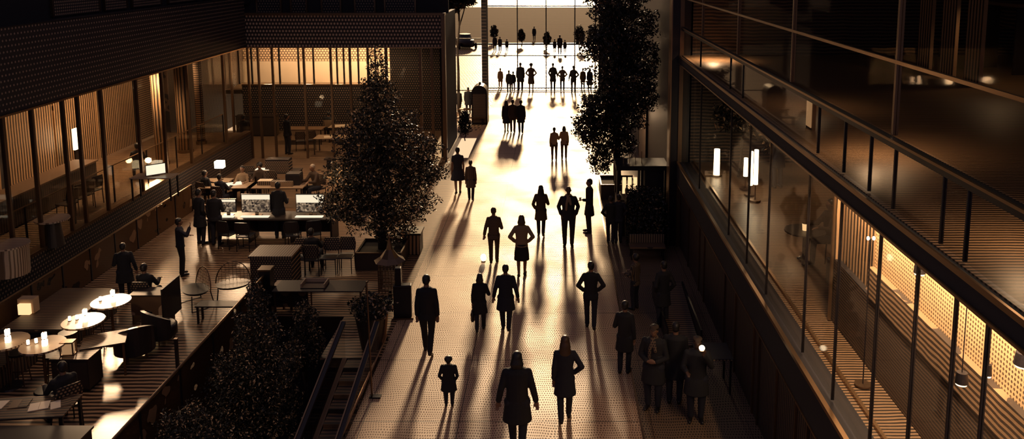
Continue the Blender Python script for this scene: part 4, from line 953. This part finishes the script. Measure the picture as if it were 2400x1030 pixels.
# menu table bottom left
x, y, _ = G(62, 955, .72); table('low wide table covered with open menus in bottom left corner', x, y, 1.6, .75, .72, 'bench_wood', 'black_metal', .1)
for i, (ox, oy) in enumerate(((-.58, .05), (-.18, .1), (.22, .02), (.56, .1))):
    t = thing('menu', ['plain closed menu at the left end of menu table', 'open menu with dark picture, second on menu table', 'open pale menu third along menu table', 'folded menu nearest the seated person on menu table'][i], 'menu', (x+ox, y+oy, .722), .1+.15*i)
    MB().box(-.16, 0, -.14, .14, 0, .012).build('page', 'paper' if i != 1 else 'mid_wood', t); MB().box(.004, .16, -.14, .14, 0, .012).build('page', 'bench_wood' if i % 2 else 'paper', t)
def chair(label, x, y, rz, seat='leather', back='weave', group=None, name='chair'):
    t = thing(name, label, 'chair', (x, y, 0), rz, group)
    MB().box(-.22, .22, -.22, .22, .43, .47).build('seat', seat, t, bevel=.015); MB().loft([(0, -.215, .55, .22, .018), (0, -.235, .75, .24, .02), (0, -.25, .92, .20, .018)], 16).build('backrest', back, t)
    for sx in (-1, 1):
        MB().cyl((sx*.19, .18, .43), (sx*.20, .2, 0), .014, .012, 7).build('leg', 'black_metal', t); MB().tube([(sx*.19, -.25, .85), (sx*.19, -.21, .45), (sx*.20, -.22, 0)], .014, 7).build('leg', 'black_metal', t)
    return t
x, y, _ = G(158, 1000); chair('dark chair under the person at menu table', x, y, .9)
g = G(345, 735); chair('dark chair under the terrace person behind pale panel', g[0], g[1], 0)
# parapet box at bottom left
a, b_ = G(275, 1075, 0), G(-60, 1060, 0); t = thing('planter_wall', 'long dark perforated box across the bottom left corner', 'planter', (-9.45, 12.75, 0))
MB().box(-2.6, 1.35, -.5, .42, 0, .62).build('body', 'perforated_back', t); MB().box(-2.63, 1.38, -.53, .45, .62, .66).build('cap', 'dark_wood', t)
# wire lounge chairs
def wire_chair(label, x, y, rz):
    t = thing('wire_chair', label, 'chair', (x, y, 0), rz, 'round wire lounge chairs')
    rim = [(.42*cos(q), -.18-.06*sin(q), .42+.52*sin(q)) for q in np.linspace(0, pi, 15)]
    MB().tube(rim, .014).build('back_rim', 'bronze', t)
    w_ = MB()
    for i in range(-4, 5):
        xx = i*.09; zz = .42+.52*math.sqrt(max(0, 1-(xx/.42)**2)); w_.cyl((xx, -.20, .42), (xx, -.22, zz), .005, .005, 5)
    for j in range(1, 6):
        zz = .42+j*.085; xx = .42*math.sqrt(max(0, 1-((zz-.42)/.52)**2)); w_.cyl((-xx, -.215, zz), (xx, -.215, zz), .005, .005, 5)
    w_.build('back_mesh', 'bronze', t); MB().loft([(0, .02, .38, .38, .28), (0, .02, .44, .42, .32)], 20).build('seat', 'leather', t)
    for s in (-1, 1):
        MB().tube([(s*.36, -.2, .42), (s*.40, -.28, 0), (s*.40, .3, 0), (s*.34, .26, .40)], .014).build('leg', 'black_metal', t)
    return t
x, y, _ = G(462, 715); wire_chair('round wire lounge chair with dark seat, left of the pair', x, y, 2.4)
x, y, _ = G(548, 702); wire_chair('smaller arched wire chair with dark seat, right of the pair', x, y, -2.8)
x, y, _ = G(528, 712, .45); table('long thin dark low table between wire chairs', x, y, 1.35, .35, .45, 'black_metal', 'black_metal', 0)
# bollard posts on terrace
x, y, _ = G(417, 868); t = thing('post', 'short thin dark post standing on terrace boards', 'post', (x, y, 0)); MB().box(-.03, .03, -.03, .03, 0, .70).build('shaft', 'black_metal', t); MB().box(-.035, .035, -.035, .035, .70, .72).build('cap', 'bronze', t)
# dark end post of railing + amber bush behind it
t = thing('post', 'thick dark post at the far end of fritted terrace railing', 'post', (-7.15, 19.2, 0)); MB().box(-.14, .14, -.14, .14, -.0, 1.15).build('shaft', 'black_metal', t); MB().box(-.16, .16, -.16, .16, 1.15, 1.19).build('cap', 'bronze', t)
# ---- centre counters and tables south of screens
x, y, _ = G(640, 672); t = thing('counter', 'dark counter with pale ribbed top and perforated front', 'counter', (x, y+.3, 0))
MB().box(-.55, .55, -.4, .4, 0, .85).build('body', 'weave', t); MB().box(-.58, .58, -.44, .44, .85, .90).build('counter_top', 'bench_slats', t)
x, y, _ = G(738, 640); chair('perforated back chair under person at counter', x, y-.05, 0, group=None)
for px, py, lb in ((705, 640, 'chair with perforated back left of the seated counter person'), (775, 638, 'chair with perforated back right of the seated counter person'), (812, 636, 'chair with perforated back nearest the left tree planter')):
    x, y, _ = G(px, py); chair(lb, x, y, pi, back='weave', group='chairs with perforated backs')
x, y, _ = G(705, 670, .75); table('long dark table with a pale crossbar top behind the court', x+.5, y, 2.2, .7, .75, 'dark_wood', 'bronze', 0)
t = thing('box', 'shallow open pale wooden box on the long dark table', 'box', (x+.35, y, .75)); MB().box(-.3, .3, -.2, .2, 0, .02).build('bottom', 'bench_wood', t); MB().box(-.3, -.27, -.2, .2, .02, .12).build('side', 'pale_top', t); MB().box(.27, .3, -.2, .2, .02, .12).build('side', 'pale_top', t); MB().box(-.27, .27, .18, .2, .02, .12).build('back', 'pale_top', t)
for px, lb in ((668, 'slatted stool with pale seat, left of two before the long table'), (708, 'slatted stool with pale seat, right of two before the long table')):
    x, y, _ = G(px, 722); t = thing('stool', lb, 'stool', (x, y, 0)); MB().box(-.22, .22, -.18, .18, .62, .66).build('seat', 'pale_top', t); MB().box(-.19, .19, -.17, -.15, .1, .60).build('front_slats', 'bench_wood', t)
    for sx in (-1, 1):
        for sy in (-1, 1): MB().box(sx*.2-.015, sx*.2+.015, sy*.15-.015, sy*.15+.015, 0, .62).build('leg', 'bronze', t)
# ---- desks with screens
def monitor(label, px, py, wpx, hpx, mat, Y, z0=.78, group='large lit screens on the dark desk'):
    x, y, z = AY(px, py+hpx/2, Y); sc_ = 1/(F/Y); w_ = wpx*sc_; h_ = hpx*sc_
    t = thing('monitor', label, 'screen', (x, Y, z0), 0, group); b0 = .10
    MB().box(-w_/2-.02, w_/2+.02, 0, .04, b0, b0+h_+.05).build('casing', 'black_metal', t, bevel=.006)
    o_ = MB().box(-w_/2, w_/2, -.004, -.001, -h_/2, h_/2).build('display', mat, t, loc=(0, 0, b0+.025+h_/2))
    MB().box(-.05, .05, .02, .06, .015, b0+.1).build('stand', 'bronze', t); MB().box(-.16, .16, -.08, .12, 0, .015).build('foot', 'bronze', t)
    k_ = MB().box(-w_/2, w_/2, -.22, -.06, .0, .02).build('glow_tray', 'glow_screen_paper', t)  # keyboard tray, its brightness painted in as glow
    return t
DY = 24.6
monitor('wide lit screen with pale header, left of standing person', 600, 458, 68, 42, 'screen_page', DY)
monitor('wide lit screen with tall pale header, right of standing person', 727, 462, 66, 42, 'screen_page_b', DY)
monitor('smaller dim screen beside pair at left end of the desk', 533, 458, 38, 30, 'screen_page', DY)
t = thing('desk', 'long dark desk carrying the three lit screens', 'desk', (AY(640, 500, DY)[0], DY, 0)); MB().box(-2.0, 2.0, -.4, .45, .74, .78).build('desk_top', 'dark_wood', t)
for s in (-1.9, -.65, .65, 1.9): MB().box(s-.03, s+.03, -.35, .4, 0, .74).build('leg', 'black_metal', t)
MB().box(-1.8, 1.8, .3, .34, .15, .7).build('back_panel', 'dark_plaster', t)
for i, (px, dy) in enumerate(((555, -.75), (600, -.9), (705, -.8), (750, -.7))):
    x = AY(px, 500, DY)[0]; chair(['dark office chair at left end of the screen desk', 'dark office chair before the left wide screen', 'dark office chair left below right wide screen', 'dark office chair right below right wide screen'][i], x, DY+dy, .2*i-.3, back='leather', group='dark office chairs at the screen desk')
# cluttered middle desks, Y about 28
MY = 28.2
for i, (px, w_, lb) in enumerate(((535, 1.9, 'cluttered pale desk on the left, under white paper sheet'), (650, 2.0, 'cluttered pale desk on the right, with grey boxes'))):
    x = AY(px, 420, MY)[0]; table(lb, x, MY, w_, .8, .74, 'pale_top', 'black_metal', 0, name='desk')
def boxy(nm, lb, cat, px, Y, z, w_, d_, h_, mat, top=None, rz=0, group=None):
    x = AY(px, 420, Y)[0]; t = thing(nm, lb, cat, (x, Y, z), rz, group); MB().box(-w_/2, w_/2, -d_/2, d_/2, 0, h_*.9).build('body', mat, t, bevel=.006); MB().box(-w_/2+.01, w_/2-.01, -d_/2+.01, d_/2-.01, h_*.9, h_).build('top', top or mat, t); return t
boxy('paper_sheet', 'large white paper sheet on the left cluttered desk', 'paper', 540, MY+.1, .742, .75, .45, .012, 'glow_screen_paper', 'glow_screen_paper', .5)  # sheet glows to imitate light falling on paper
boxy('file_box', 'pale ribbed file box, left one on right cluttered desk', 'box', 622, MY+.1, .742, .5, .3, .16, 'bench_slats', 'paper', 0, 'file boxes on the cluttered desk')
boxy('file_box', 'long ribbed file box at the middle of right cluttered desk', 'box', 662, MY-.1, .742, .75, .28, .18, 'cloth_knit', 'bench_slats', 0, 'file boxes on the cluttered desk')
boxy('printer', 'black box-shaped printer at the right end of cluttered desk', 'printer', 690, MY+.15, .742, .5, .45, .42, 'leather', 'black_metal')
boxy('printer', 'dark gridded printer with pale paper tray behind file boxes', 'printer', 655, 30.2, .72, .9, .45, .5, 'weave', 'black_metal')
boxy('paper_tray', 'bright white paper tray left of dark gridded printer', 'tray', 618, 30.1, .72, .55, .3, .12, 'paper', 'glow_screen_paper')  # glowing top imitates light on the stacked paper
boxy('glow_box', 'small glowing cube above the dark gridded printer', 'lamp', 634, 30.6, .72, .26, .2, .3, 'glow_warm', 'glow_warm')  # cube with an emitting surface
table('rear dark desk under gridded printer', AY(645, 400, 30.3)[0], 30.3, 1.9, .8, .72, 'dark_wood')
x = AY(500, 380, 28.6)[0]; t = thing('desk_lamp', 'glowing square desk lamp between two seated people', 'lamp', (x+.1, 28.9, .74)); MB().cyl((0, 0, 0), (0, 0, .02), .1, .1, 14).build('base', 'bronze', t); MB().cyl((0, 0, .02), (0, 0, .45), .015, .015, 8).build('stem', 'bronze', t); MB().box(-.16, .16, -.12, .12, .45, .72).build('lamp_shade', 'glow_white', t, bevel=.02)
x = AY(500, 420, 28.4)[0]; table('small pale table under the glowing desk lamp', x, 28.8, .9, .7, .74, 'pale_top')
light('POINT', (x+.1, 28.4, 1.6), 25, WARM, .1)
for px, py, rz, lb in ((572, 470, pi, 'dark chair under pale patterned shirt'), (612, 462, pi, 'dark chair under person with round dark hair'), (745, 470, pi-.6, 'dark chair under pale-haired person by the tree'), (484, 482, -.4, 'dark chair under person left of desk lamp'), (519, 492, -.2, 'dark chair under person right of desk lamp')):
    x, y, _ = G(px, py); chair(lb, x, y, rz, group=None)
for px, py, lb in ((640, 452, 'empty dark chair below the middle file box'), (590, 440, 'empty dark chair behind patterned shirt')):
    x, y, _ = G(px, py); chair(lb, x, y, .1, group=None)
x, y, _ = G(835, 395); t = thing('bench', 'low dark wooden bench left of the big pointed tree', 'bench', (x-.4, y, 0)); MB().box(-.9, .9, -.2, .2, .4, .46).build('seat', 'dark_wood', t)
for s in (-1, 1): MB().box(s*.75-.04, s*.75+.04, -.17, .17, 0, .4).build('leg', 'black_metal', t)
# ---- rear tables behind the glass
for px, py, w_, lb in ((790, 332, 2.0, 'long pale table with papers behind glass, nearer one'), (815, 295, 1.7, 'pale table behind glass, further one beside tree')):
    x, y, _ = G(px, py, .74); y = max(y, 36.2) if py > 300 else y; x = AY(px, 300, y)[0]; table(lb, x, y, w_, .9, .74, 'pale_top', 'dark_wood'); 
    tt = thing('paper', 'white sheet of paper on the '+('nearer' if py > 300 else 'further')+' table behind glass', 'paper', (x-.3, y, .742), .3); MB().box(-.3, .3, -.2, .2, 0, .006).build('sheet', 'paper', tt)
for px, py, lb in ((705, 352, 'empty dark chair behind glass left of the long table'), (730, 350, 'second empty dark chair behind glass before long table')):
    x, y, _ = G(px, py); chair(lb, x, max(y, 35.6), .3, group=None)
x, y, _ = G(715, 300, .74); table('round-ended table behind glass near the tall standing person', x, y, 1.8, .8, .74, 'mid_wood', 'dark_wood')
x, y, _ = G(605, 318); t = thing('cabinet', 'pale slatted low partition cabinet behind the glass', 'cabinet', (x, y, 0)); MB().box(-1.0, 1.0, -.2, .2, .05, 1.0).build('body', 'bench_wood', t); MB().box(-1.03, 1.03, -.23, .23, 1.0, 1.04).build('top', 'dark_wood', t); MB().box(-.95, .95, -.15, .15, 0, .05).build('plinth', 'black_metal', t)
for px, py, rz, lb in ((772, 322, .1, 'chair with pale round back at left of far table'), (862, 318, .2, 'chair with pale round back at right of far table')):
    x, y, _ = G(px, py); chair(lb, x, y, rz, back='cloth_knit')
# ---- left raised room contents
def lr(px, py, X, z=1.2): x, y, zz = AX(px, py, X); return x, y
def on(px, py, z):
    return G(px, py, z)
for px, py, lb, r_ in ((122, 512, 'round pale table in raised left room beside dark chairs', .42), (20, 572, 'round pale drum table in raised left room at picture edge', .45)):
    x, y, _ = on(px, py, 1.95); t = thing('round_table', lb, 'table', (x, y, 1.2)); MB().cyl((0, 0, .71), (0, 0, .75), r_, r_, 28).build('table_top', 'pale_top', t); MB().cyl((0, 0, 0), (0, 0, .71), .25 if r_ < .43 else .40, .18 if r_ < .43 else .42, 24).build('pedestal', 'pale_top' if r_ > .43 else 'dark_wood', t)
def copy_chair_up(lb, px, py, rz):
    x, y, _ = on(px, py, 1.2); c_ = chair(lb, x, y, rz, back='black_metal', group='dark slim chairs in the raised room'); c_.location.z = 1.2
for i, (px, py) in enumerate(((178, 500), (198, 490), (218, 478), (160, 512))):
    copy_chair_up(['slim dark chair in raised room, second from round table', 'slim dark chair in raised room, third from round table', 'slim dark chair in the raised room furthest from round table', 'slim dark chair in raised room right beside round table'][i], px, py, 1.3)
x, y, _ = on(362, 412, 1.95); table('pale desk behind glass rail with tilted lit screen', x, y, 1.3, .6, .75, 'pale_top').location.z = 1.2
t = thing('tablet_screen', 'tilted white lit screen on pale desk in raised room', 'screen', (x+.05, y, 1.95), .7); MB().box(-.3, .3, -.01, .02, .03, .38).build('casing', 'black_metal', t); MB().box(-.28, .28, -.016, -.011, .05, .36).build('display', 'glow_screen_paper', t); MB().box(-.1, .1, -.05, .12, 0, .03).build('foot', 'bronze', t)
x, y, _ = AX(182, 372, -16.9); t = thing('light_panel', 'upright glowing white panel against rear of raised room', 'lamp', (x, y, 1.2)); MB().box(-.03, .03, -.14, .14, .0, .9).build('stand', 'black_metal', t); MB().box(-.04, .04, -.15, .15, .9, 1.65).build('lit_face', 'glow_white', t)
x, y, _ = on(262, 435, 1.9); t = thing('counter', 'long low slatted counter inside the raised left room', 'counter', (-15.6, y, 1.2)); MB().box(-.35, .35, -2.6, 2.2, .05, .9).build('body', 'slat_dim', t); MB().box(-.4, .4, -2.65, 2.25, .9, .95).build('counter_top', 'mid_wood', t); MB().box(-.3, .3, -2.5, 2.1, 0, .05).build('plinth', 'black_metal', t)
x, y, _ = on(20, 320, 3.0); t = thing('cabinet', 'tall dark gridded cabinet with pale top at left picture edge', 'cabinet', (-16.7, 20.6, 1.2)); MB().box(-.4, .4, -.7, .7, 0, 2.0).build('body', 'weave', t); MB().box(-.43, .43, -.73, .73, 2.0, 2.05).build('top', 'pale_top', t); MB().box(.41, .43, -.02, .02, .9, 1.1).build('handle', 'bronze', t)
# ---- right building contents
def pend(label, px, py, X, ztop=5.66, glow='glow_white', r_=.07, group='pendant lamps along the lit band', X2=None):
    x, y, z = AX(px, py, X); t = thing('pendant_lamp', label, 'lamp', (x, y, z), 0, group)
    MB().cyl((0, 0, .10), (0, 0, ztop-z), .006, .006, 6).build('cord', 'black_metal', t); MB().cyl((0, 0, 0), (0, 0, .12), r_, r_*.8, 16).build('lamp_shade', 'black_metal', t); MB().cyl((0, 0, -.02), (0, 0, 0), r_*.8, r_*.9, 16).build('bulb', glow, t)
    light('SPOT', (x, y, z-.05), 3, WARM, .04, None, R(150)); return t
pend('black pendant lamp hanging nearest the inner corner post', 2155, 640, 4.35)
pend('black pendant lamp with pale underside, second along the band', 2253, 898, 4.35)
pend('black pendant lamp cut by the right edge of picture', 2396, 855, 4.45, r_=.08)
pend('small bare pendant over dark low panels, right of band', 2315, 880, 4.6, r_=.04)
# standing twin lamp
x, y, z = AX(2036, 655, 4.45); t = thing('floor_lamp', 'thin twin-headed lamp standing before the lit ribbed wall', 'lamp', (x, y, bz[1])); MB().cyl((0, 0, 0), (0, 0, .02), .12, .12, 16).build('base', 'bronze', t); hz_ = AX(2038, 556, 4.45)[2]-bz[1]
MB().cyl((0, 0, .02), (0, 0, hz_), .01, .01, 8).build('pole', 'black_metal', t)
for s in (-1, 1): MB().ell((s*.04, 0, hz_), (.022, .022, .03)).build('bulb', 'glow_white', t)
# lamps deep in the lower room
for px, py, hh, lb in ((1680, 380, .75, 'tall bright rectangular lamp inside right glass room'), (1748, 392, .5, 'short bright lamp left of twin lamps in right glass room'), (1760, 395, .9, 'bright slim lamp, left of the twin lamps in right room'), (1772, 392, .9, 'bright slim lamp, right of the twin lamps in right room')):
    x, y, z = AX(px, py, 4.6 if px < 1700 else 5.1); w_ = .09 if px < 1700 else .06
    t = thing('standing_lamp', lb, 'lamp', (x, y, bz[1]), 0, 'bright lamps in the right glass room'); MB().cyl((0, 0, 0), (0, 0, .03), .15, .15, 16).build('base', 'bronze', t); MB().cyl((0, 0, .03), (0, 0, z-bz[1]-hh/2), .015, .015, 8).build('pole', 'bronze', t)
    MB().cyl((0, 0, z-bz[1]-hh/2), (0, 0, z-bz[1]+hh/2), w_, w_*.9, 16).build('lamp_shade', 'glow_white', t)
tree('tall indoor tree with warm glints behind the right glass', (5.2, 22.3, bz[1]), [(0, 0, 2.2, .5, .4, .6, 2), (-.3, .2, 1.7, .4, .4, .4, 1), (.5, 0, 1.6, .45, .4, .45, 1), (.9, -.3, 1.1, .35, .3, .4, .8)], 3800, .08, 2.2, 'leaves', .05, seed=61)
x, y = 5.7, 16.6
t = thing('sofa', 'dark low sofa inside the right glass room', 'sofa', (6.1, 13.9, bz[1])); MB().box(-.9, .9, -.35, .35, .1, .42).build('seat', 'leather', t, bevel=.04); MB().box(-.9, .9, .35, .55, .1, .85).build('backrest', 'leather', t, bevel=.04)
for s in (-1, 1): MB().box(s*.95-.1, s*.95+.1, -.35, .55, .1, .62).build('armrest', 'leather', t, bevel=.03)
for s in (-1, 1):
    for q in (-.3, .5): MB().cyl((s*.9, q, 0), (s*.9, q, .1), .02, .02, 8).build('leg', 'bronze', t)
chair('dark chair under person seated inside right glass room', 5.6, 15.9, 1.8).location.z = bz[1]
t = thing('round_table', 'round table with small warm light inside right glass room', 'table', (5.0, 15.6, bz[1])); MB().cyl((0, 0, .70), (0, 0, .73), .4, .4, 24).build('table_top', 'dark_wood', t); MB().cyl((0, 0, 0), (0, 0, .70), .04, .04, 10).build('leg', 'black_metal', t)
t = thing('candle_lamp', 'small warm candle light on the round table behind right glass', 'lamp', (5.0, 15.6, bz[1]+.73)); MB().cyl((0, 0, 0), (0, 0, .14), .05, .06, 14).build('shade', 'glow_warm', t); MB().cyl((0, 0, .14), (0, 0, .15), .06, .06, 14).build('rim', 'bronze', t)
# upper floor: doors, curtains, shelves catching light
ux = 9.0
for i, (p0, p1, q, mt, lb) in enumerate(((1868, 1895, 5.0, 'glow_dim', 'glowing upright panel on upper right floor'), )):
    x, y, z = G(1886, 302, bz[3]); t = thing('light_panel', lb, 'lamp', (x+.1, y, bz[3])); MB().box(-.03, .03, -.16, .16, 0, .5).build('frame', 'bronze', t); MB().box(-.045, -.032, -.13, .13, .04, .46).build('lit_face', 'glow_dim', t)
for i, (px, lb) in enumerate(((2160, 'pale ribbed curtain panel on upper floor, left of three'), (2215, 'pale ribbed curtain panel on upper floor, middle of three'), (2275, 'pale ribbed curtain panel on upper floor, right of three'))):
    x, y, z = AX(px, 250, 9.5); t = thing('curtain', lb, 'curtain', (9.5, y, bz[3]), 0, 'ribbed curtains on the upper floor'); MB().box(-.04, .04, -.35, .35, .02, 2.1).build('fabric', 'slat_x', t); MB().cyl((0, -.42, 2.15), (0, .42, 2.15), .02, .02, 8).build('curtain_rod', 'bronze', t)
for px, py, w_, lb in ((1985, 165, 1.4, 'low dim shelf unit deep on the upper right floor'), (2190, 88, 1.6, 'wall shelf with dim light, near upper right corner'), (2365, 10, 1.5, 'ribbed dim cabinet at the top right corner'), (2030, 60, 1.4, 'narrow dim ledge high on upper right floor')):
    x, y, z = AX(px, py, 11.5); t = thing('shelf', lb, 'shelf', (11.5, y, bz[3])); MB().box(-.2, .2, -w_/2, w_/2, z-bz[3]-.04, z-bz[3]+.04).build('board', 'mid_wood', t); MB().box(-.2, .2, -w_/2, -w_/2+.05, 0, z-bz[3]-.04).build('upright', 'dark_wood', t); MB().box(-.2, .2, w_/2-.05, w_/2, 0, z-bz[3]-.04).build('upright', 'dark_wood', t); MB().box(.18, .2, -w_/2+.05, w_/2-.05, z-bz[3]-.6, z-bz[3]-.05).build('back_panel', 'hatch_wall', t)
# far wall slat door and lit window on right wall beyond the column
t = thing('door_panel', 'warm lit slatted door panel in far part of right wall', 'door', (RX-.02, 34.3, 0)); MB().box(-.05, 0, -1.4, 1.4, 0, 2.6).build('panel', 'slat_x', t); MB().box(-.07, .0, -1.5, -1.4, 0, 2.7).build('frame', 'black_metal', t); MB().box(-.07, 0, 1.4, 1.5, 0, 2.7).build('frame', 'black_metal', t)
light('POINT', (2.9, 33.2, 2.4), 25, WARM, .1)
# plaza car
x, y, _ = G(1090, 112); t = thing('car', 'parked dark car seen beyond the left building corner', 'car', (x, y, 0), .3)
MB().loft([(0, 0, .25, .85, 2.1), (0, 0, .75, .88, 2.15), (0, 0, .9, .8, 2.0)], 24).build('body', 'black_metal', t, smooth=True); MB().loft([(0, 0, .9, .72, 1.2), (0, 0, 1.4, .55, .75)], 20).build('cabin', 'leather', t)
for sx in (-1, 1):
    for sy in (-1, 1): MB().cyl((sx*.75, sy*1.3, .3), (sx*.9, sy*1.3, .3), .3, .3, 16).build('wheel', 'dark_plaster', t)
